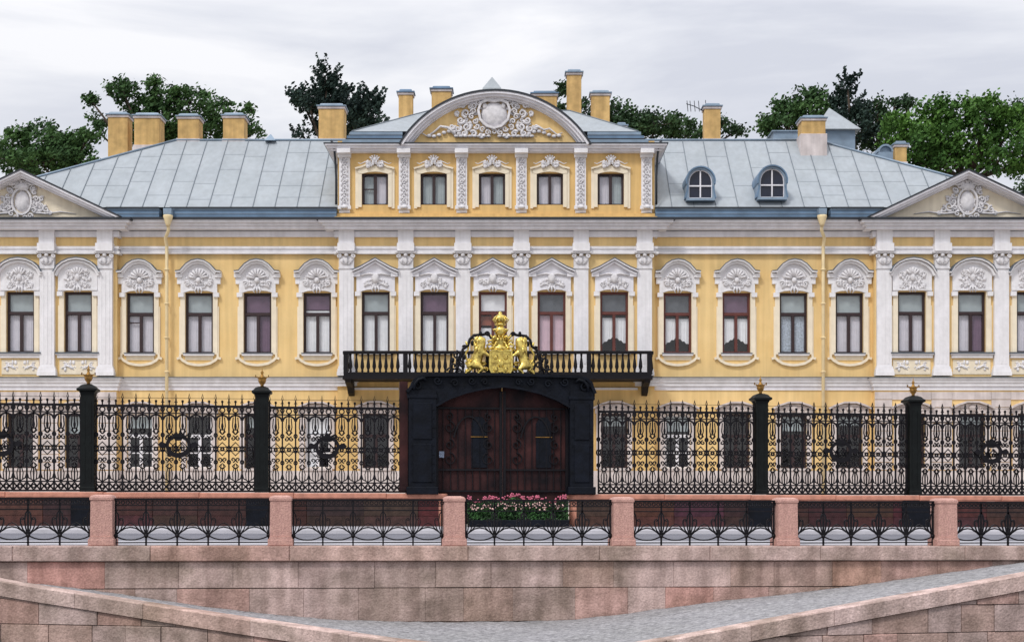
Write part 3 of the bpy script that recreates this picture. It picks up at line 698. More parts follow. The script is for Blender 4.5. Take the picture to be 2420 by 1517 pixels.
# pilasters
def pil():
    b = MB(); h = 17*S
    b.box(-h, h, -.22, .0, lz(868), lz(638)); 
    for y0, y1, w_, o in ((868, 874, 19, .26), (874.2, 881, 21, .30), (881.2, 890, 22, .34)): b.box(-w_*S, w_*S, -o, 0, lz(y1), lz(y0))
    for k in (-1, 0, 1): b.box(k*.21-.045, k*.21+.045, -.235, -.22, lz(862), lz(646))
    b.box(-18*S, 18*S, -.3, 0, lz(582), lz(546.5)); b.box(-20*S, 20*S, -.44, 0, lz(599.7), lz(581)); b.box(-19*S, 19*S, -.52, 0, lz(546), lz(541.5))
    p = b.mesh('pilaster', 'white'); b = MB()
    b.box(-17.5*S, 17.5*S, -.235, 0, lz(638), lz(610)); b.box(-24*S, 24*S, -.38, 0, lz(604), lz(600.3)); b.box(-18.5*S, 18.5*S, -.27, 0, lz(640), lz(637))
    for s in (-1, 1):
        b.tube([(p_[0], -.30, p_[1]) for p_ in spiral(s*17*S, lz(610), 5.5*S, 90, 1.5, 16, s)], .04, 6)
        b.tube([(s*15*S, -.27, lz(618)), (s*10*S, -.28, lz(626)), (s*3*S, -.27, lz(630))], .03, 5)
        b.ell((s*10*S, -.27, lz(622)), (.09, .06, .14), 6, 4)
    b.ell((0, -.3, lz(608)), (.12, .08, .1), 8, 5); b.ell((0, -.27, lz(622)), (.1, .07, .2), 6, 4)
    return p, b.mesh('capital', 'relief')
PM, CM = pil()
for x in (-160, -24, 120, 256, 822, 961, 1095, 1232, 1372, 1521, 2083, 2218, 2358, 2494):
    o = put('pilaster', PM, PAL, (lx(x), -.4, 0)); put('capital', CM, o)
# ornament makers --------------------------------------------------
def rocaille(b, cx, cy, wd, ht, k, seed, o, r=.05, lz=None):
    lz = lz or globals()['lz']
    rr = random.Random(seed); 
    for i in range(k):
        x = rr.uniform(.05, 1)*wd; y = rr.uniform(-1, 1)*ht*(1-.5*x/wd); q = rr.uniform(3, 7); a = rr.uniform(0, 360); t = rr.uniform(.7, 1.4)
        for h in (-1, 1):
            if rr.random() < .93: b.tube([(p[0]*1, -o, p[1]) for p in spiral(h*x*S+cx, lz(cy+y), q*S, a, t, 9, h)], r, 4, r*.5)
    for i in range(k):
        x = rr.uniform(0, 1)*wd; y = rr.uniform(-1, 1)*ht; 
        for h in (-1, 1): b.ell((cx+h*x*S, -o, lz(cy+y)), (rr.uniform(.04, .1), .06, rr.uniform(.05, .13)), 6, 4)
def moulding(b, pts, w_, o): b.strip(lp2(pts), w_*S, -o, -.0)
def lp2(pts): return [(x*S, lz(y)) for x, y in pts]      # window-local: x from the window's middle
HOOD = {}; REL = {}
def hood_mesh(k):
    b = MB(); rl = []
    if k == 'A':
        dome = [(43, 692), (43, 664), (39, 655)]+[(40*math.cos(R(a)), 655-32*math.sin(R(a))) for a in range(15, 180, 15)]+[(-39, 655), (-43, 664), (-43, 692)]
        sof = [(-34, 692), (-22, 688.5), (0, 687), (22, 688.5), (34, 692)]
        b.prism(lp2(dome+sof), -.14, 0)
        m = [(-53, 645), (-42, 644), (-37, 638), (-28, 628), (-15, 620), (0, 617), (15, 620), (28, 628), (37, 638), (42, 644), (53, 645)]
        b.use('flash_shade'); b.strip(lp2([(x, y-2.6) for x, y in m]), 1.6*S, -.45, 0); b.cur = 0; b.strip(lp2(m), 4*S, -.42, 0); b.strip(lp2([(x*.96, y+5) for x, y in m[1:-1]]), 5*S, -.30, 0)
        for s in (-1, 1): b.box(min(s*38, s*54)*S, max(s*38, s*54)*S, -.26, 0, lz(657), lz(648)); b.box(min(s*41, s*51)*S, max(s*41, s*51)*S, -.16, 0, lz(672), lz(657.3))
    elif k == 'B':
        dome = [(46, 692), (46, 655), (44, 640), (34, 630), (18, 624), (0, 622), (-18, 624), (-34, 630), (-44, 640), (-46, 655), (-46, 692)]
        sof = [(-34, 692), (-22, 688.5), (0, 687), (22, 688.5), (34, 692)]
        b.prism(lp2(dome+sof), -.14, 0)
        m = [(-54, 650), (-46, 636), (-34, 626), (-18, 619), (0, 616.5), (18, 619), (34, 626), (46, 636), (54, 650)]
        b.use('flash_shade'); b.strip(lp2([(x, y-2.6) for x, y in m]), 1.6*S, -.47, 0); b.cur = 0; b.strip(lp2(m), 4*S, -.44, 0); b.strip(lp2([(x*.93, y+6) for x, y in m]), 5*S, -.32, 0); b.box(-46*S, 46*S, -.19, 0, lz(690), lz(686))
    elif k == 'C':
        dome = [(45, 692), (45, 645), (0, 624), (-45, 645), (-45, 692)]
        sof = [(-34, 692), (-22, 688.5), (0, 687), (22, 688.5), (34, 692)]
        b.prism(lp2(dome+sof), -.14, 0)
        m = [(-55, 646), (-48, 643), (-36, 638), (0, 618), (36, 638), (48, 643), (55, 646)]
        b.use('flash_shade'); b.strip(lp2([(x, y-2.6) for x, y in m]), 1.6*S, -.47, 0); b.cur = 0; b.strip(lp2(m), 4*S, -.44, 0); b.strip(lp2([(x*.94, y+6) for x, y in m]), 5*S, -.32, 0)
        for s in (-1, 1): b.box(min(s*36, s*53)*S, max(s*36, s*53)*S, -.26, 0, lz(658), lz(649))
    return b.mesh('hood', 'cornice' if k == 'C' else 'white')
def relief_mesh(k, seed):
    b = MB(); cy = 668 if k != 'A' else 662
    if k == 'A':
        for a_ in range(15, 180, 22): b.tube([(.12*math.cos(R(a_)), -.2, lz(660)+.12*math.sin(R(a_))), (.36*math.cos(R(a_)), -.25, lz(660)+.36*math.sin(R(a_))), (.52*math.cos(R(a_)), -.19, lz(660)+.52*math.sin(R(a_)))], .05, 5, .075)
        b.ell((0, -.22, lz(664)), (.15, .12, .17), 8, 5); b.strip(arc(0, lz(658), .68, .64, 10, 170, 14), .05, -.19, -.1)
        for s in (-1, 1): b.tube([(p[0], -.19, p[1]) for p in spiral(s*.62, lz(672), .17, 30, 1.4, 12, s)], .045, 5)
    elif k == 'B':
        b.ell((0, -.2, lz(660)), (.15, .13, .2), 8, 6); rocaille(b, 0, 652, 28, 12, 9, seed+50, .17, .045)
        for a_ in range(40, 150, 25): b.tube([(.1*math.cos(R(a_)), -.2, lz(654)), (.42*math.cos(R(a_)), -.24, lz(654)+.42*math.sin(R(a_)))], .045, 5, .07)
    else: b.ell((0, -.2, lz(662)), (.22, .14, .28), 8, 6); b.tube([(-.8, -.2, lz(655)), (-.3, -.22, lz(651)), (0, -.22, lz(654)), (.3, -.22, lz(651)), (.8, -.2, lz(655))], .05, 5)
    rocaille(b, 0, cy+4, 29, 13 if k != 'C' else 11, 11, seed, .17, .045)
    for s in (-1, 0, 1): b.tube([(s*.1, -.2, lz(680)), (s*.2, -.24, lz(689)), (s*.12, -.2, lz(694))], .07, 5, .03)
    return b.mesh('relief', 'relief')
for k in 'ABC': HOOD[k] = hood_mesh(k); REL[k] = [relief_mesh(k, q+ord(k)*7) for q in range(3)]
def surround_mesh(k):
    b = MB(); b.mats[0] = 'cream'
    for s in (-1, 1):
        b.box(min(s*33, s*44)*S, max(s*33, s*44)*S, -.10, 0, lz(838), lz(692)); b.box(min(s*41, s*47)*S, max(s*41, s*47)*S, -.06, .0, lz(838), lz(725))
        b.use('white'); b.box(min(s*35, s*48)*S, max(s*35, s*48)*S, -.2, 0, lz(703), lz(693)); b.use('cream')
    if k == 'A':
        b.use('flash_shade'); b.box(-37*S, 37*S, -.24, .0, lz(836.2), lz(834.6)); b.use('white'); b.box(-36*S, 36*S, -.2, .3, lz(841), lz(836.3)); b.use('cream'); b.box(-33*S, 33*S, -.05, 0, lz(851), lz(841.2))
        b.strip(lp2([(-52, 848), (-44, 846), (-38, 852), (-26, 859), (-12, 862), (0, 863), (12, 862), (26, 859), (38, 852), (44, 846), (52, 848)]), 6*S, -.14, 0)
        b.strip(lp2([(-44, 835), (-45, 848)]), 5*S, -.12, 0); b.strip(lp2([(44, 835), (45, 848)]), 5*S, -.12, 0)
    elif k == 'B':
        b.use('flash_shade'); b.box(-51*S, 51*S, -.29, .0, lz(838), lz(835)); b.use('white'); b.box(-50*S, 50*S, -.24, .3, lz(841), lz(838.1)); b.box(-48*S, 48*S, -.16, 0, lz(848), lz(841.2)); b.use('relief')
        b.use('cream'); b.box(-44*S, 44*S, -.04, 0, lz(886), lz(852)); b.use('white')
        rocaille(b, 0, 866, 36, 9, 6, 77, .05, .035)
        for s in (-1, 1): b.tube([(s*.3, -.06, lz(872)), (s*.6, -.08, lz(866)), (s*.9, -.06, lz(872))], .045, 5)
    else:
        b.use('white'); b.box(-38*S, 38*S, -.2, .3, lz(840), lz(834.2))
    return b.mesh('window', 'cream')
SUR = {k: surround_mesh(k) for k in 'ABC'}
def sash_mesh(y0, y1, ym, hw, yb, arch=0, cross=None):
    b = MB()
    def bx(x0, x1, a, c): b.box(x0*S, x1*S, yb-.05, yb+.05, lz(c), lz(a))
    bx(-hw, -hw+5.4, y0, y1); bx(hw-5.4, hw, y0, y1); bx(-hw+4.2, hw-4.2, y1-3.5, y1); bx(-hw+4.2, hw-4.2, y0, y0+(6 if not arch else 4))
    if ym: b.box((-hw+4.2)*S, (hw-4.2)*S, yb-.08, yb+.04, lz(ym+3.6), lz(ym-3.6))
    t = ym+2.8 if ym else y0+4
    b.box(-3.5*S, 3.5*S, yb-.07, yb+.04, lz(y1-3.5), lz(t))
    if cross:
        for x0, x1, y in cross: b.box(x0*S, x1*S, yb-.03, yb+.03, lz(y+1.3), lz(y-1.3))
    if arch:
        for s in (-1, 1): b.prism(lp2([(s*hw, y0), (s*hw, y0+arch), (s*hw*.6, y0+arch*.35), (0, y0)]), yb-.09, yb+.02)
    return b
def pane_mesh(y0, y1, hw, yb):
    b = MB(); b.face([b.P(p) for p in ((-hw*S, yb, lz(y1)), (hw*S, yb, lz(y1)), (hw*S, yb, lz(y0)), (-hw*S, yb, lz(y0)))]); return b.mesh('pane', 'glass')
SASH = sash_mesh(692, 834, 742, 33, .18).mesh('sash', 'sash'); SASHR = sash_mesh(692, 834, 742, 33, .18).mesh('sash', 'sashr')
SASHF = sash_mesh(692, 834, 742, 33, .18, cross=[(-29, -3, 762)]).mesh('sash', 'sash')
PANE = pane_mesh(694, 832, 31, .215)
def cloth(name, x0, x1, y0, y1, m, parent, yb=.30, amp=.02, swag=False):
    b = MB(); n = 14 if amp > .005 else 2; ph = random.Random(int(x0*7+y0)).uniform(0, 6)
    for i in range(n+1):
        x = x0+(x1-x0)*i/n; yy = yb+amp*math.sin(i*2.1+ph)
        low = y1+(0 if not swag else .6*abs(x)-4+1.5*math.sin(i*1.3))
        b.P((x*S, yy, lz(y0))); b.P((x*S, yy, lz(low))); 
    for i in range(n): b.face((2*i+1, 2*i+3, 2*i+2, 2*i), True)
    o = part(name, b, m, parent); return o
CUR = {-82: ('cg', 'cl', 'cl'), 55: ('cg', 'cl', 'cl'), 191: ('cg', 'cl', 'cl'), 332: ('cg', 'cl', 'cl'), 471: ('cg', 'cp2', 'cl'), 609: ('cp', 'cl', 'cp'), 750: ('cp', 'cw', 'cw'),
       890: ('cl2', 'cw', 'cw'), 1028: ('cp', 'cw', 'cw'), 1165: ('cw', 'cr', 'cr'), 1303: ('cd', 'ck', 'ck'), 1450: ('cd', 'swag', 'swag'), 1601: ('cd', 'swag', 'swag'), 1740: ('cdr', 'swag', 'swag'),
       1875: ('cg', 'cb', 'cb'), 2007: ('cg', 'cl', 'cl'), 2149: ('cg', 'cl', 'cl'), 2290: ('cg', 'cl', 'ckp'), 2428: ('cg', 'cl', 'cl')}
AL_ = {'cp2': 'cl', 'cl2': 'cg', 'cdr': 'cp', 'ckp': 'cp'}
hq = {}
for i, (x, k) in enumerate(MAINW):
    o = off(x); wn = put('window', SUR[k], PAL, (lx(x), -o, 0))
    put('hood', HOOD[k], wn); put('relief', REL[k][i % 3], wn)
    put('sash', SASHR if x in (1165, 1303, 1450, 1601, 1740) else SASHF if x == 332 else SASH, wn); put('pane', PANE, wn)
    c = CUR[x]
    tops = (694, 744)
    if x == 1165: cloth('blind', -29, 29, 696, 736, 'cw', wn, .27, .004); cloth('curtain', -29, 29, 748, 770, 'cr', wn, .3); cloth('curtain', -29, 29, 776, 832, 'cw', wn, .3); continue
    cloth('blind', -30, 30, 694, 740 if x not in (750,) else 731, AL_.get(c[0], c[0]), wn, .27, .004)
    if x == 750: cloth('blind', -30, 30, 733.5, 738, 'cw', wn, .26, .002)
    if c[1] == 'swag':
        cloth('curtain', -29, -1, 752, 800, 'cw', wn, .3, .03, True); cloth('curtain', 1, 29, 752, 800, 'cw', wn, .3, .03, True)
    else:
        cloth('curtain', -30, -1, 746, 833, AL_.get(c[1], c[1]), wn); cloth('curtain', 1, 30, 746, 833, AL_.get(c[2], c[2]), wn)
# ground floor windows
def gsur():
    b = MB(); b.mats[0] = 'socle'
    for s in (-1, 1): b.box(min(s*31, s*42)*S, max(s*31, s*42)*S, -.12, 0, lz(1108), lz(978))
    b.prism(lp2([(-45, 978.2), (-45, 966), (-30, 960), (-12, 955), (12, 955), (30, 960), (45, 966), (45, 978.2)]), -.13, 0)
    b.strip(lp2([(-50, 966), (-34, 958), (-14, 951.5), (14, 951.5), (34, 958), (50, 966)]), 4*S, -.34, 0)
    b.box(-36*S, 36*S, -.2, .3, lz(1112), lz(1106.2)); b.ell((0, -.16, lz(966)), (.22, .1, .2), 8, 5)
    for s in (-1, 1): b.tube([(p[0], -.15, p[1]) for p in spiral(s*.5, lz(968), .15, 0, 1.2, 10, s)], .04, 5)
    return b.mesh('window', 'socle')
GS = gsur(); GSA = sash_mesh(978, 1106, 1030, 31, .18).mesh('sash', 'sash'); GSW = sash_mesh(978, 1106, 1030, 31, .18, cross=[(-27, 27, 1070)]).mesh('sash', 'cornice'); GP = pane_mesh(980, 1104, 29, .215)
for i, (x, k) in enumerate(MAINW):
    if 1100 < x < 1260: continue
    wn = put('window', GS, PAL, (lx(x), -off(x), 0)); put('sash', GSW if x in (471, 750, 332, 1601) else GSA, wn); put('pane', GP, wn)
    if x == 750: cloth('blind', -28, 28, 980, 1024, 'cw', wn, .27, .004); cloth('curtain', -28, -1, 1034, 1104, 'cw', wn)
    elif i % 3 != 1: cloth('blind', -28, 28, 980, 1000+(i*37 % 25), 'cg', wn, .27, .004)
# entrance door behind the gate
b = FB(); b.b(1120, 1210, 980, 1210, .3, .46); part('entrance_door', b, 'sashr', PAL)
# downpipes
for x in (398, 1942):
    b = MB(); X = lx(x)
    b.tube([(X, -.34, lz(1200)), (X, -.34, lz(600)), (X, -.34, lz(585)), (X, -.62, lz(568)), (X*72/73, -.95, lz(552)), (X*71.97/73, -1.08, lzk(534, 1.1))], .09, 10)
    XH = X*71.95/73
    b.lathe([(.10, lzk(535, 1.12)), (.14, lzk(529, 1.12)), (.24, lzk(516, 1.12)), (.27, lzk(511, 1.12)), (.25, lzk(509, 1.12))], XH, -1.12, 12)
    for y in (640, 720, 800, 880): b.lathe([(.12, lz(y+1.5)), (.15, lz(y+1)), (.15, lz(y-1)), (.12, lz(y-1.5))], X, -.34, 10); b.box(X-.03, X+.03, -.25, .0, lz(y+.8), lz(y-.8))
    part('downpipe', b, 'pipe', PAL)
    b = MB(); b.box(XH-.22, XH+.22, -1.3, -.6, lzk(508, 1.1), lzk(494, 1.1)); part('gutter_outlet', b, 'bluel', PAL)
# roof -----------------------------------------------------------------
yE, yR = -.3, 4.7; zE = dz(490, 72.7); zR = dz(333, 77.7); xL, xRr = -31.9, 30.0; rL, rR = -19.55, 17.65
b = MB()
A = [(xL, yE, zE), (xRr, yE, zE), (xRr, 9.7, zE), (xL, 9.7, zE), (rL, yR, zR), (rR, yR, zR)]
v_ = [b.P(p) for p in A]
for q in ((0, 1, 5, 4), (2, 3, 4, 5), (3, 0, 4), (1, 2, 5), (3, 2, 1, 0)): b.face([v_[i] for i in q])
b.use('seam')
def zat(y): return zE+(zR-zE)*(y-yE)/(yR-yE)
def ymax(x):
    if x < rL: return yE+(yR-yE)*(x-xL)/(rL-xL)
    if x > rR: return yE+(yR-yE)*(xRr-x)/(xRr-rR)
    return yR
nrm = Vector((0, -(zR-zE), (yR-yE))).normalized()
def seamline(p, q, w_=.03, h=.04):
    p, q = Vector(p), Vector(q); d = (q-p).normalized(); sd = d.cross(nrm)*w_/2; up = nrm*h
    a = [b.P(tuple(t)) for t in (p-sd, p+sd, p+sd+up, p-sd+up, q-sd, q+sd, q+sd+up, q-sd+up)]
    for f in ((0, 1, 2, 3), (4, 7, 6, 5), (0, 4, 5, 1), (1, 5, 6, 2), (2, 6, 7, 3), (3, 7, 4, 0)): b.face([a[i] for i in f])
x = xL+1; rr = random.Random(8)
while x < xRr-.6:
    y = ymax(x)
    seamline((x, yE, zE), (x, y-.03, zat(y)-.03))
    nx_ = x+1.2; cut = [.14, .34, .55, .78]
    for c in cut:
        yy = yE+(yR-yE)*(c+rr.choice((-.03, 0, .03))); 
        if yy < min(ymax(x), ymax(nx_))-.1 and nx_ < xRr and rr.random() < .6: seamline((x+.03, yy, zat(yy)), (nx_-.03, yy, zat(yy)), .016, .008)
    x = nx_
b.use('bluel')
for p, q in (((rL, yR, zR+.04), (rR, yR, zR+.04)), ((xL, yE, zE+.04), (rL, yR, zR+.04)), ((xRr, yE, zE+.04), (rR, yR, zR+.04))): b.tube([p, q], .07, 6)
part('roof', b, 'roof', PAL)
# blue gutter skirt along the eaves
for a, c in ((262, 385), (411, 799.5), (1545.5, 1929), (1955, 2078)):
    b = FB(); b.use('blue'); b.b(a, c, 496, 513, .2, .80); b.use('bluel'); b.b(a, c, 493, 496, .2, .86); b.b(a, c, 504, 505.5, .2, .83); b.use('edge'); b.b(a, c, 489, 493, .2, .9)
    part('gutter_skirt', b, 'blue', PAL)
# wing pediments
def pediment(cx, seed):
    b = FB(); h = 235
    b.prism(lpk([(cx-h+10, 522), (cx+h-10, 522), (cx, 416)], 1.0), -.62, 3.2); part_t = b
    o = part('pediment', b, 'cream', PAL)
    b = FB()
    for w_, dy, pr in ((5, 1.5, 1.42), (7, 7.5, 1.28), (6, 14, 1.05)):
        f = (h-dy*2.05)/h
        b.strip(lpk([(cx-h*f, 513.5), (cx, 403+dy), (cx+h*f, 513.5)], pr), w_*S, -pr, .6)
    part('raking_cornice', b, 'cornice', o)
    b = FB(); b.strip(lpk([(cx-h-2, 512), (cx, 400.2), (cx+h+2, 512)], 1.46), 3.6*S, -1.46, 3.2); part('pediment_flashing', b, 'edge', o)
    b = FB(); b.prism(lpk([(cx-h-2, 513), (cx+h+2, 513), (cx, 402)], 1.46), .0, 4.2); part('pediment_roof', b, 'roof', o)
    b = MB(); X = (cx-1210)*S*.987; lz_ = lambda y: lzk(y, .95)
    b.ell((X, -.64, lz_(474)), (.42, .2, .58), 12, 8); b.strip(arc(X, lz_(474), .52, .70, 0, 345, 20), .10, -.8, -.6, True)
    for k in range(18):
        a_ = 20*k+5; b.tube([(p[0], -.74, p[1]) for p in spiral(X+.78*math.cos(R(a_)), lz_(472)+(.95+.06*(k % 2))*math.sin(R(a_)), .16, 70*k % 360, 1.2, 10, 1 if k % 2 else -1)], .06, 5, .03)
    for s in (-1, 1): b.tube([(X+s*.2, -.74, lz_(428)), (X+s*.55, -.8, lz_(436)), (X+s*.9, -.74, lz_(431)), (X+s*1.0, -.7, lz_(444))], .08, 5, .04)
    b.ell((X, -.7, lz_(440)), (.45, .2, .22), 8, 5); 
    for k in (-1, 0, 1): b.ell((X+k*.25, -.72, lz_(434)), (.09, .1, .2), 6, 4)
    for s in (-1, 1):
        for px_, py_, r_ in ((34, 470, 10), (28, 450, 8), (42, 486, 11), (26, 492, 9), (56, 492, 8), (66, 500, 6), (46, 468, 6)): b.tube([(p[0], -.68, p[1]) for p in spiral(X+s*px_*S, lz_(py_), r_*S, 40*px_ % 360, 1.3, 14, s)], .075, 5, .03)
        b.tube([(X+s*.6, -.68, lz_(500)), (X+s*1.3, -.72, lz_(503)), (X+s*2.1, -.68, lz_(498)), (X+s*2.9, -.66, lz_(503))], .07, 5, .02)
    rocaille(b, X, 482, 44, 18, 9, seed, .68, .05, lz_)
    part('cartouche', b, 'relief', o)
pediment(48, 3); pediment(2290, 5)
# attic storey
AW = [888, 1026, 1163, 1299, 1442]
b = FB(); holewall(b, 800, 1545, 338, 512, .38, [(x-31, x+31, 414, 488) for x in AW])
for x in (800, 1545): b.box(lx(x)-.001, lx(x)+.001, -.38, 6, lz(512), lz(338))
b.box(lx(800), lx(1545), 5.9, 6, lz(512), lz(338)); part('attic_wall', b, 'ochre', PAL)
b = FB()
for y0, y1, pr in ((339, 343, .62), (343.2, 350, .50), (350.2, 357, .34), (357.2, 361, .2)): b.b(800-pr/S, 1545+pr/S, y0, y1, -6, .38+pr)
part('attic_cornice', b, 'cornice', PAL)
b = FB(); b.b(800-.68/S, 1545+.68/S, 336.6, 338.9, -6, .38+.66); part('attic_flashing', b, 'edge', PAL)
b = FB(); b.b(800, 1545, 505, 511.5, .2, .62); b.b(796, 1549, 511.5, 513.4, .2, .9); part('attic_base', b, 'ochre', PAL)
def apil():
    b = MB(); h = 12.5*S; b.box(-h, h, -.16, 0, lz(508), lz(361)); b.box(-h*1.2, h*1.2, -.3, 0, lzk(372, .6), lzk(362, .6)); b.box(-h*1.2, h*1.2, -.26, 0, lz(500), lz(492)); b.box(-h*1.25, h*1.25, -.6, 0, lzk(360.8, .98), lzk(350.5, .98))
    rr = random.Random(2); y = 382; b.use('relief')
    while y < 492:
        b.tube([(p[0], -.19, p[1]) for p in spiral(0, lz(y), 6*S, rr.uniform(0, 360), 1.1, 10, rr.choice((-1, 1)))], .05, 5)
        for s in (-1, 1): b.ell((s*.15, -.18, lz(y+5)), (.06, .07, .11), 6, 4)
        y += 11
    b.ell((0, -.3, lz(496)), (.2, .1, .12), 8, 5)
    return b.mesh('attic_pilaster', 'white')
AP = apil()
for x in (817, 957, 1092, 1232, 1371, 1526): put('attic_pilaster', AP, PAL, (lx(x), -.38, 0))
def asur():
    b = MB(); b.mats[0] = 'cream'
    for s in (-1, 1): b.box(min(s*31, s*40)*S, max(s*31, s*40)*S, -.1, 0, lz(494), lz(412)); b.box(min(s*39, s*46)*S, max(s*39, s*46)*S, -.06, 0, lz(497), lz(401))
    b.prism(lp2([(-40, 414), (-40, 406), (-24, 399), (0, 397), (24, 399), (40, 406), (40, 414), (31, 416), (14, 412), (0, 411), (-14, 412), (-31, 416)]), -.12, 0)
    b.strip(lp2([(-46, 404), (-30, 400), (-15, 393), (0, 391), (15, 393), (30, 400), (46, 404)]), 4*S, -.2, 0)
    b.use('relief'); rocaille(b, 0, 392, 20, 8, 7, 31, .2, .045); b.ell((0, -.2, lz(384)), (.10, .08, .13), 8, 5)
    for a_ in (35, 62, 90, 118, 145): b.tube([(.1*math.cos(R(a_)), -.2, lz(386)+.1*math.sin(R(a_))), (.33*math.cos(R(a_)), -.24, lz(386)+.30*math.sin(R(a_)))], .035, 5, .05)
    for s in (-1, 1): b.tube([(s*.2, -.18, lz(392)), (s*.5, -.22, lz(389)), (s*.75, -.2, lz(394)), (s*.9, -.16, lz(391))], .045, 5, .02)
    return b.mesh('window', 'cream')
AS = asur(); ASA = sash_mesh(414, 488, 0, 31, .18, arch=8).mesh('sash', 'sash'); ASB = sash_mesh(414, 488, 0, 31, .18, arch=8, cross=[(-27, -3, 450)]).mesh('sash', 'sash'); APN = pane_mesh(416, 486, 29, .215)
for x, c in zip(AW, (('cg', 'cl'), ('cg', 'cg'), ('cl', 'cg'), ('cl', 'cl'), ('cl', 'cg'))):
    wn = put('window', AS, PAL, (lx(x), -.38, 0)); put('sash', ASB if x == 888 else ASA, wn); put('pane', APN, wn)
    cloth('curtain', -28, -1, 420, 486, c[0], wn); cloth('curtain', 1, 28, 420, 486, c[1], wn)
# segmental pediment
cx0, cy0, RR = 1170, 477, 263
def ar(r, a0, a1, n=30): return [(cx0+r*math.cos(R(a0+(a1-a0)*i/n)), cy0-r*math.sin(R(a0+(a1-a0)*i/n))) for i in range(n+1)]
b = FB(); b.prism(lpk([(p[0], min(p[1], 345)) for p in ar(246, 29.5, 150.5)], .7), -.50, 2.2); SP = part('segmental_pediment', b, 'yellow', PAL)
b = FB()
for r_, w_, pr in ((259.5, 5.5, 1.12), (253, 7, .98), (246, 6, .80), (240.5, 4, .64)): b.strip(lpk(ar(r_, 31.6+(263-r_)*.06, 148.4-(263-r_)*.06), pr), w_*S, -pr, 1)
part('arched_cornice', b, 'cornice', SP)
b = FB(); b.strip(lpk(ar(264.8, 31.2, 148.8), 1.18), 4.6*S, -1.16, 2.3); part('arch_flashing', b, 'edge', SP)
lz_ = lambda y: lzk(y, .65)
b = MB(); X = lx(1168)
b.ell((X, -.55, lz_(270)), (.72, .26, .66), 16, 10); b.strip([(X+x*S, lz_(y)) for x, y in ((-37, 262), (-31, 245), (-16, 238), (0, 241), (16, 238), (31, 245), (37, 262), (32, 284), (17, 299), (0, 304), (-17, 299), (-32, 284))], .13, -.82, -.5, True)
for k in range(22):
    a_ = 360*k/22+8; q_ = 1.12+.10*(k % 2)
    b.tube([(p[0], -.68, p[1]) for p in spiral(X+q_*math.cos(R(a_)), lz_(270)+q_*.86*math.sin(R(a_)), .17, 70*k % 360, 1.3, 10, 1 if k % 2 else -1)], .06, 5, .03)
for k in (-2, -1, 0, 1, 2): b.tube([(X+k*.08, -.7, lz_(238)), (X+k*.2, -.8, lz_(229+2*abs(k))), (X+k*.34, -.7, lz_(224+4*abs(k)))], .07, 5, .04)
for k in range(-3, 4): b.ell((X+k*.12, -.7, lz_(219-1.5*(3-abs(k)))), (.07, .1, .1), 6, 4)
b.ell((X-.5, -.66, lz_(252)), (.14, .1, .18), 8, 5); b.ell((X+.5, -.66, lz_(252)), (.14, .1, .18), 8, 5)
for s in (-1, 1):
    for px_, py_, r_ in ((60, 235, 9), (74, 250, 8), (66, 268, 10), (78, 285, 9), (64, 300, 10), (84, 305, 8), (48, 316, 8), (30, 320, 7), (98, 300, 7), (86, 268, 6), (56, 252, 6), (70, 315, 7)):
        b.tube([(p[0], -.62, p[1]) for p in spiral(X+s*px_*S, lz_(py_), r_*S, 53*px_ % 360, 1.4, 14, s)], .085, 5, .035)
    b.tube([(X+s*2.1, -.6, lz_(318)), (X+s*2.5, -.66, lz_(302)), (X+s*2.9, -.66, lz_(299)), (X+s*3.2, -.62, lz_(310)), (X+s*3.6, -.6, lz_(322)), (X+s*3.9, -.6, lz_(315))] if s < 0 else [(X+s*2.1, -.6, lz_(305)), (X+s*2.4, -.66, lz_(300)), (X+s*2.7, -.66, lz_(308)), (X+s*3.0, -.62, lz_(304)), (X+s*3.4, -.6, lz_(318)), (X+s*3.7, -.6, lz_(314))], .09, 5, .03)
    for q in range(7): b.ell((X+s*(1.9+q*.27), -.6, lz_(316-6*math.sin(q*.9))), (.14, .09, .1), 6, 4)
rocaille(b, X, 280, 82, 30, 22, 12, .58, .05, lz_)
for s in (-1, 1):
    for q in range(8): b.ell((X+s*(.3+q*.25), -.62, lz_(322)), (.14, .12, .08), 6, 4)
part('cartouche', b, 'relief', SP)
for a, c in ((812, 952), (1388, 1530)):
    b = FB()
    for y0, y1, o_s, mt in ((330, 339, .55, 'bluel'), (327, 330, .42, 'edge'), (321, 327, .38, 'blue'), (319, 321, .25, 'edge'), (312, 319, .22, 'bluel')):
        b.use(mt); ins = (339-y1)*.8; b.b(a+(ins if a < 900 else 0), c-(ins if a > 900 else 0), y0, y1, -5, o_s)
    part('stepped_gutter', b, 'blue', PAL)

b = MB()
e0 = dz(312, 73); A = [(lx(832), -.1, e0), (lx(1508), -.1, e0), (lx(1508), 6, e0), (lx(832), 6, e0), (dx(1015, 76), 3, dz(262, 76)), (dx(1345, 76), 3, dz(262, 76))]
v_ = [b.P(p) for p in A]
for q in ((0, 1, 5, 4), (2, 3, 4, 5), (3, 0, 4), (1, 2, 5), (3, 2, 1, 0)): b.face([v_[i] for i in q])
b.use('seam')
for p, q in ((0, 4), (1, 5), (4, 5)): b.tube([A[p], A[q]], .05, 5)
part('attic_roof', b, 'roof', PAL)
b = MB(); cx_ = dx(1163, 76); b.lathe([(.55, dz(262, 76)), (.80, dz(222, 76)), (.72, dz(214, 76)), (.02, dz(183, 76))], cx_, 3, 4, False, rot=math.pi/4); part('roof_spire', b, 'roof', PAL)
for s, x in ((-1, 797), (1, 1549)):
    b = MB(); b.tube([(lx(x-s*-10), -.8, lz(341)), (lx(x+s*4), -.75, lz(352)), (lx(x+s*2), -.5, lz(380)), (lx(x), -.45, lz(425)), (lx(x), -.45, lz(488))], .06, 6); part('rain_pipe', b, 'edge', PAL)
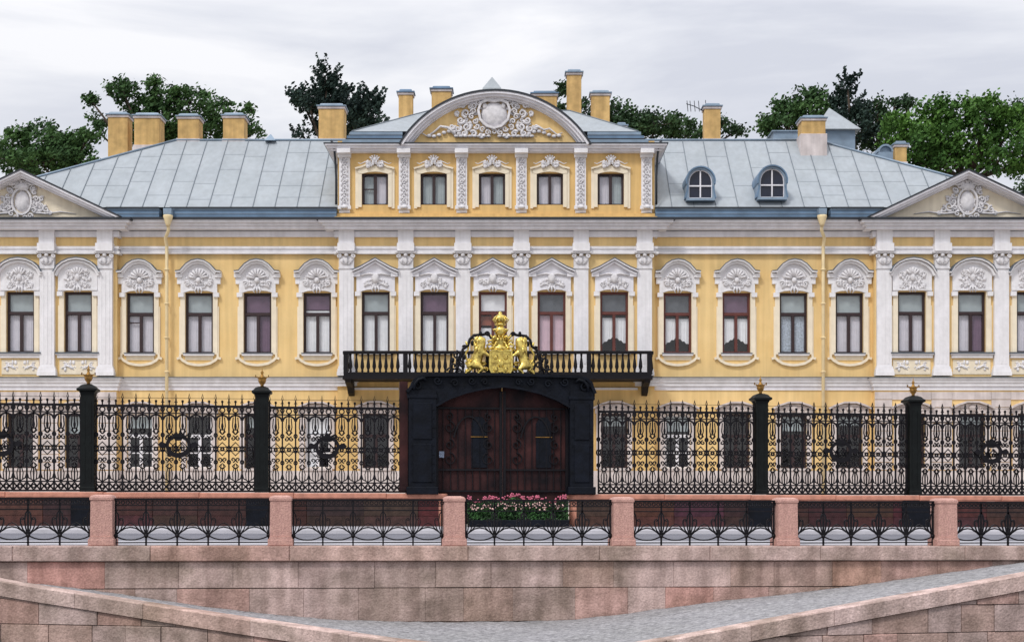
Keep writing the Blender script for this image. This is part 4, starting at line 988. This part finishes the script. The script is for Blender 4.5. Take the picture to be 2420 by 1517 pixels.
# dormers
for x, yt, yb_, hw in ((1654, 397, 474, 34.5), (1823, 394, 472, 35.5)):
    b = MB(); X = lx(x); yf = -.05; r = hw*S; zc_ = lz(yt)-r; z0 = lz(yb_-2)
    ring = arc(X, zc_, r, r, -18, 198, 20); ring2 = arc(X, zc_, r*.76, r*.76, 0, 180, 14)
    b.strip(arc(X, zc_, r*.98, r*.98, -12, 192, 20), 3.2*S, -.38, 3.2); b.use('bluel'); b.strip(arc(X, zc_, r*.88, r*.88, 0, 180, 16), 6*S, -.28, .3)
    for s in (-1, 1): b.box(min(X+s*r*.80, X+s*r*.97), max(X+s*r*.80, X+s*r*.97), -.27, 2.6, z0, zc_)
    b.use('blue'); b.strip([(X-r*1.02, z0+.03), (X-r*.85, zc_-.25)], 3*S, -.3, 2); b.strip([(X+r*1.02, z0+.03), (X+r*.85, zc_-.25)], 3*S, -.3, 2)
    b.use('bluel'); b.box(X-r*.98, X+r*.98, -.36, .3, z0-.12, z0); 
    d = part('dormer', b, 'blue', PAL)
    b = MB(); q = r*.80; b.prism([(X-q, z0), (X+q, z0), (X+q, zc_)]+arc(X, zc_, q, q, 0, 180, 14)[1:-1]+[(X-q, zc_)], -.10, 3.); part('pane', b, 'dormer_glass', d)
    b = MB(); b.box(X-.035, X+.035, -.2, -.1, z0, zc_+q); b.box(X-q, X+q, -.19, -.1, zc_-.27, zc_-.20); b.strip(arc(X, zc_, q*.97, q*.97, 0, 180, 14), .06, -.2, -.1)
    for s in (-1, 1): b.box(min(X+s*q*.94, X+s*q), max(X+s*q*.94, X+s*q), -.2, -.1, z0, zc_)
    b.box(X-q, X+q, -.2, -.1, z0, z0+.06); part('muntins', b, 'cornice', d)
# chimneys
CH = [(255, 302, 263, 390, 79, 0), (317, 377, 265, 360, 78.6, 1), (420, 470, 267, 345, 77.7, 1), (527, 577, 265, 345, 77.7, 1), (753, 813, 243, 345, 77.8, 1), (942, 975, 210, 300, 76.2, 2), (1020, 1066, 202, 290, 76.5, 2),
      (1258, 1316, 213, 300, 76.5, 2), (1340, 1374, 163, 300, 76.4, 1), (1398, 1441, 212, 320, 76.4, 1), (1458, 1480, 289, 318, 75.5, 3), (1665, 1703, 243, 345, 77.8, 1), (1895, 1951, 271, 365, 76.6, 4), (2115, 2143, 333, 400, 78.5, 1)]
for x0, x1, y0, y1, D, k in CH:
    b = MB(); X0, X1 = dx(x0, D), dx(x1, D); yy = D-73; dp = min(1.1, (X1-X0)*.8)
    zt, zb = dz(y0+12, D), dz(y1+18, D)
    if k == 4: b.box(X0, X1, yy, yy+dp, dz(y1-48, D)+.001, zt, .02); b.use('socle'); b.box(X0-.08, X1+.08, yy-.08, yy+dp, zb, dz(y1-48, D), .02)
    elif k == 3: b.use('bluel'); b.box(X0, X1, yy, yy+dp, zb, zt)
    else: b.box(X0, X1, yy, yy+dp, zb, zt, .02)
    if k == 1: b.use('socle'); b.box(X0-.05, X1+.05, yy-.05, yy+dp+.05, zb-.01, dz(y1-9-8, D), .01)
    c = part('chimney', b, 'chim', PAL)
    b = MB(); b.box(X0-.06, X1+.06, yy-.06, yy+dp+.06, dz(y0+15, D), dz(y0+9, D)+.0, .02); b.use('blue' if k == 2 else 'bluel')
    b.box(X0-.12, X1+.12, yy-.12, yy+dp+.12, dz(y0+9, D)+.002, dz(y0+6.5, D)); 
    b.lathe([(max(.1, (X1-X0)*.66), dz(y0+6.5, D)+.002), ((X1-X0)*.62, dz(y0+1.5, D)), ((X1-X0)*.5, dz(y0, D))], (X0+X1)/2, yy+dp/2, 4, False, sy=dp/(X1-X0), rot=math.pi/4)
    part('chimney_cap', b, 'socle', c)
b = MB(); D = 78.3; X = dx(2090, D); z = dz(362, D)
b.strip(arc(X, z, .4, .4, 0, 180, 10), .1, 5, 7); b.prism(arc(X, z-.02, .36, .36, 0, 180, 10), 5.2, 7); b.box(X-.42, X+.42, 5, 7, z-1.2, z-.02); part('roof_hatch', b, 'bluel', PAL)
b = MB(); b.lathe([(.45, dz(335, 77.6)), (.03, dz(318, 77.6))], dx(640, 77.6), 4.6, 4, False, rot=math.pi/4); part('roof_hatch', b, 'bluel', PAL)
# aerial by the chimney
b = MB(); D = 77.8; Z = dz(250, D); 
b.tube([(dx(1664, D), 4.9, dz(262, D)), (dx(1640, D), 4.9, Z), (dx(1622, D), 4.8, dz(246, D))], .025, 4)
for px_ in (1623, 1630, 1640, 1650): b.tube([(dx(px_, D), 4.7, dz(240, D)), (dx(px_+4, D), 5.0, dz(262, D))], .02, 4)
b.tube([(dx(1668, D), 4.9, dz(243, D)), (dx(1668, D), 4.9, dz(236, D))], .02, 4); part('aerial', b, 'edge', PAL)
# belvedere behind the roof
BV = thing('roof_pavilion', 'small blue grey pavilion with pyramid roof behind the palace roof ridge', 'pavilion', (dx(1978, 84), 84, BG))
X0 = -BV.location.x; D = 84
b = MB(); b.box(X0+dx(1940, D), X0+dx(2021, D), 0, 2.6, 0, dz(306, D)); part('wall', b, 'bluel', BV)
b = MB(); q = [b.P(p) for p in ((X0+dx(1926, D), -.4, dz(309, D)), (X0+dx(2031, D), -.4, dz(309, D)), (X0+dx(2031, D), 3, dz(309, D)), (X0+dx(1926, D), 3, dz(309, D)), (X0+dx(1962, D+1), 1.3, dz(252, D+1)))]
for f in ((0, 1, 4), (1, 2, 4), (2, 3, 4), (3, 0, 4), (3, 2, 1, 0)): b.face([q[i] for i in f])
part('roof', b, 'roof', BV)
b = MB(); b.box(X0+dx(1830, D), X0+dx(1900, D), .3, 2, dz(345, D)-3, dz(309, D)); b.box(X0+dx(1826, D), X0+dx(1904, D), .2, 2.1, dz(309, D)+.002, dz(306, D)); part('roof_box', b, 'bluel', BV)
# balcony
lxb = lambda px: (px-1210)*S*.9705
lzb = lambda py: lzk(py, 2.15)
BO = 1.75
b = FB(); x0, x1 = 812, 1540; YF = -(.4+BO)
b.box(lxb(x0-2), lxb(x1+2), YF-.12, -.4, lzb(896), lzb(888)); b.box(lxb(x0), lxb(x1), YF-.04, -.4, lzb(888)+.002, lzb(883))
b.box(lxb(x0), lxb(x1), YF-.06, YF+.12, lzb(836), lzb(829), .02); b.box(lxb(x0), lxb(x1), YF, YF+.1, lzb(883), lzb(879))
for x in (x0, x1): b.box(lxb(x)-.06, lxb(x)+.12, YF+.12, -.4, lzb(836)+.001, lzb(829)-.001)
for x in (x0+5, x1-5, 958, 1392): b.box(lxb(x)-.12, lxb(x)+.12, YF-.03, YF+.15, lzb(883)+.001, lzb(836)-.001)
BAL = part('balcony', b, 'iron', PAL)
b = MB(); b.lathe([(.05, 0), (.07, .05), (.05, .12), (.105, .3), (.085, .5), (.045, .8), (.06, .95), (.09, 1.0)], 0, 0, 8); bm_ = b.mesh('baluster', 'iron')
x = x0+16; 
while x < x1-12:
    if not (952 < x < 964 or 1386 < x < 1398): put('baluster', bm_, BAL, (lxb(x), YF+.06, lzb(879.5)))
    x += 14
for i in range(1, 5):
    for x in (x0, x1): put('baluster', bm_, BAL, (lxb(x)+.03, YF+.06+i*.36, lzb(882.5)))
for x in (x0+10, 985, 1375, x1-10):
    b = FB(); X = lxb(x); 
    q = [(-.4, 893), (YF+.0, 896), (YF+.1, 903), (YF+.5, 908), (-1.2, 912), (-.8, 925), (-.4, 930)]
    L = [b.P((X-.16, y, lzb(z))) for y, z in q]; Q = [b.P((X+.16, y, lzb(z))) for y, z in q]
    b.face(L); b.face(Q[::-1])
    for i in range(len(q)): b.face((L[(i+1) % len(q)], L[i], Q[i], Q[(i+1) % len(q)]))
    part('bracket', b, 'iron', BAL)
b = FB()
for a, c in ((840, 944), (1404, 1505)): b.b(a, c, 916, 921, .4, .52)
part('wall_moulding', b, 'white', PAL)

# ------------------------------------------------------------ TREES behind the palace
def tree(name, label, lobes, D, m, dens=1.0, leaf=.18, seed=1, spiky=0, trunk=None):
    r = random.Random(seed); g = ZC-.95
    cxp = trunk if trunk is not None else sum(l[0] for l in lobes)/len(lobes)
    o = thing(name, label, 'tree', (dx(cxp, D), D, g)); ox = o.location.x; s = D/F
    b = MB(); T = MB(); z0 = 0
    zf = lambda py: (HY-py)*s+ZC-g
    T.tube([(0, 0, -.2), (.1, 0, zf(460)*.5), (0, 0, zf(420))], .42, 8, .25)
    base = Vector((0, 0, zf(430)))
    for lb in lobes:
        cx, cy, rx, ry = lb[:4]; de = lb[4] if len(lb) > 4 else 1.0
        X, Z, A, C = (cx*1.0-1210)*s-ox, zf(cy), rx*s, ry*s; B = min(A*1.0, 2.4); yo = r.uniform(-1, 1)
        c0 = Vector((X, yo, Z))
        mid = base.lerp(c0, .5)+Vector((r.uniform(-.4, .4), 0, -.4)); T.tube([tuple(base), tuple(mid), tuple(c0)], .16, 6, .06)
        nc = max(10, int(A*C*28*dens*de))
        for k in range(nc):
            d = Vector((r.gauss(0, 1), r.gauss(0, 1), r.gauss(0, 1))).normalized(); u = r.uniform(.25, 1)**.5*1.02
            p = c0+Vector((d.x*A, d.y*B, d.z*C))*u
            if k % 6 == 0: T.tube([tuple(c0), tuple(c0.lerp(p, .5)+Vector((0, 0, -.1))), tuple(p)], .04, 4, .015)
            cr = r.uniform(.3, .62)
            if spiky:
                up = Vector((d.x*.8, d.y*.4, .9)).normalized(); ln = r.uniform(.6, 1.3)
                for q in range(22):
                    t = r.uniform(0, 1); c = p+up*ln*t+Vector((r.gauss(0, 1), r.gauss(0, 1), r.gauss(0, .6)))*.16*(1.1-t); leafquad(b, c, r.uniform(.6, 1)*leaf*.85, r)
            else:
                for q in range(26):
                    c = p+Vector((r.gauss(0, 1), r.gauss(0, 1), r.gauss(0, .8)))*cr*.5; leafquad(b, c, r.uniform(.6, 1.1)*leaf, r)
    part('crown', b, m, o); part('trunk', T, 'bark', o); o['group'] = 'trees behind the palace roof'
    return o
tree('broadleaf_tree', 'round dark green tree at the far left behind the pediment', [(85, 325, 62, 48), (30, 355, 55, 48), (150, 355, 60, 45), (200, 378, 42, 34), (100, 390, 120, 30), (215, 330, 18, 10, .4), (190, 310, 12, 7, .3)], 94, 'l1', 1.0, seed=2)
tree('broadleaf_tree', 'tall ragged dark tree rising behind the four left chimneys', [(295, 218, 34, 30), (280, 208, 14, 26), (330, 255, 45, 34), (375, 215, 16, 34), (395, 240, 42, 34), (455, 245, 52, 32), (520, 275, 40, 34), (400, 290, 90, 34), (235, 275, 30, 22, .5), (215, 238, 10, 10, .5), (240, 320, 18, 28, .4), (590, 285, 20, 36, .8), (600, 318, 40, 12, .6), (480, 310, 90, 28), (340, 320, 60, 26)], 99, 'l1', 1.0, seed=3)
tree('pine_tree', 'dark blue green pine with upswept branches left of the arched pediment', [(772, 195, 20, 28), (780, 225, 38, 28), (712, 235, 17, 22), (735, 262, 34, 22), (800, 260, 55, 32), (875, 235, 24, 22), (850, 265, 38, 26), (880, 295, 30, 18, .8), (820, 300, 62, 24), (750, 300, 22, 20, .5), (715, 318, 30, 6, .3)], 97, 'l4', 2.0, .24, 4, 1, trunk=800)
tree('broadleaf_tree', 'dark tree right of the tall chimney behind the roof', [(1465, 262, 32, 30), (1440, 285, 40, 38), (1510, 285, 45, 24), (1545, 300, 60, 24), (1605, 292, 45, 24), (1630, 310, 60, 18), (1480, 310, 80, 22), (1380, 270, 14, 34, .8), (1330, 215, 8, 14, .5), (1328, 250, 7, 10, .4), (1385, 300, 30, 18), (1705, 305, 18, 20, .7), (1740, 316, 22, 6, .5)], 99, 'l2', 1.0, seed=6)
tree('broadleaf_tree', 'dark pointed clump of foliage left of the blue pavilion', [(1922, 228, 14, 22), (1940, 245, 26, 26), (1890, 245, 36, 28), (1850, 265, 36, 30), (1915, 275, 60, 34), (1820, 290, 24, 26), (1860, 300, 60, 20), (1806, 310, 12, 14, .6)], 96, 'l1', 1.0, seed=7)
tree('spruce_tree', 'slim dark spruce with a pointed top right of the blue pavilion', [(1998, 208, 6, 14, 1.2), (2000, 228, 14, 16, 1.2), (2002, 250, 22, 18), (2005, 275, 30, 20), (2012, 300, 38, 20), (2018, 325, 44, 20)], 93, 'l4', 1.8, .24, 8, 1, trunk=2000)
tree('broadleaf_tree', 'sparse twiggy tree between the spruce and the big green tree', [(2072, 250, 22, 12, .5), (2060, 268, 24, 16, .6), (2115, 246, 28, 8, .45), (2150, 240, 16, 6, .4), (2090, 290, 40, 30, .8), (2070, 320, 40, 30)], 95, 'l2', .9, seed=9)
tree('broadleaf_tree', 'large bright green leafy tree at the right behind the pediment', [(2140, 300, 58, 40), (2210, 268, 58, 36), (2255, 258, 52, 30), (2320, 275, 58, 38), (2385, 300, 55, 45), (2170, 345, 85, 45), (2270, 330, 95, 50), (2370, 370, 90, 55), (2200, 390, 110, 40), (2460, 340, 60, 60), (2330, 250, 30, 12, .5)], 88, 'l3', 1.0, seed=10)
tree('broadleaf_tree', 'dark tree top at the far right edge behind the bright tree', [(2415, 258, 20, 22), (2440, 285, 40, 40), (2480, 330, 60, 60), (2480, 450, 80, 80, .6), (2450, 600, 70, 90, .4)], 98, 'l2', 1.0, seed=11)
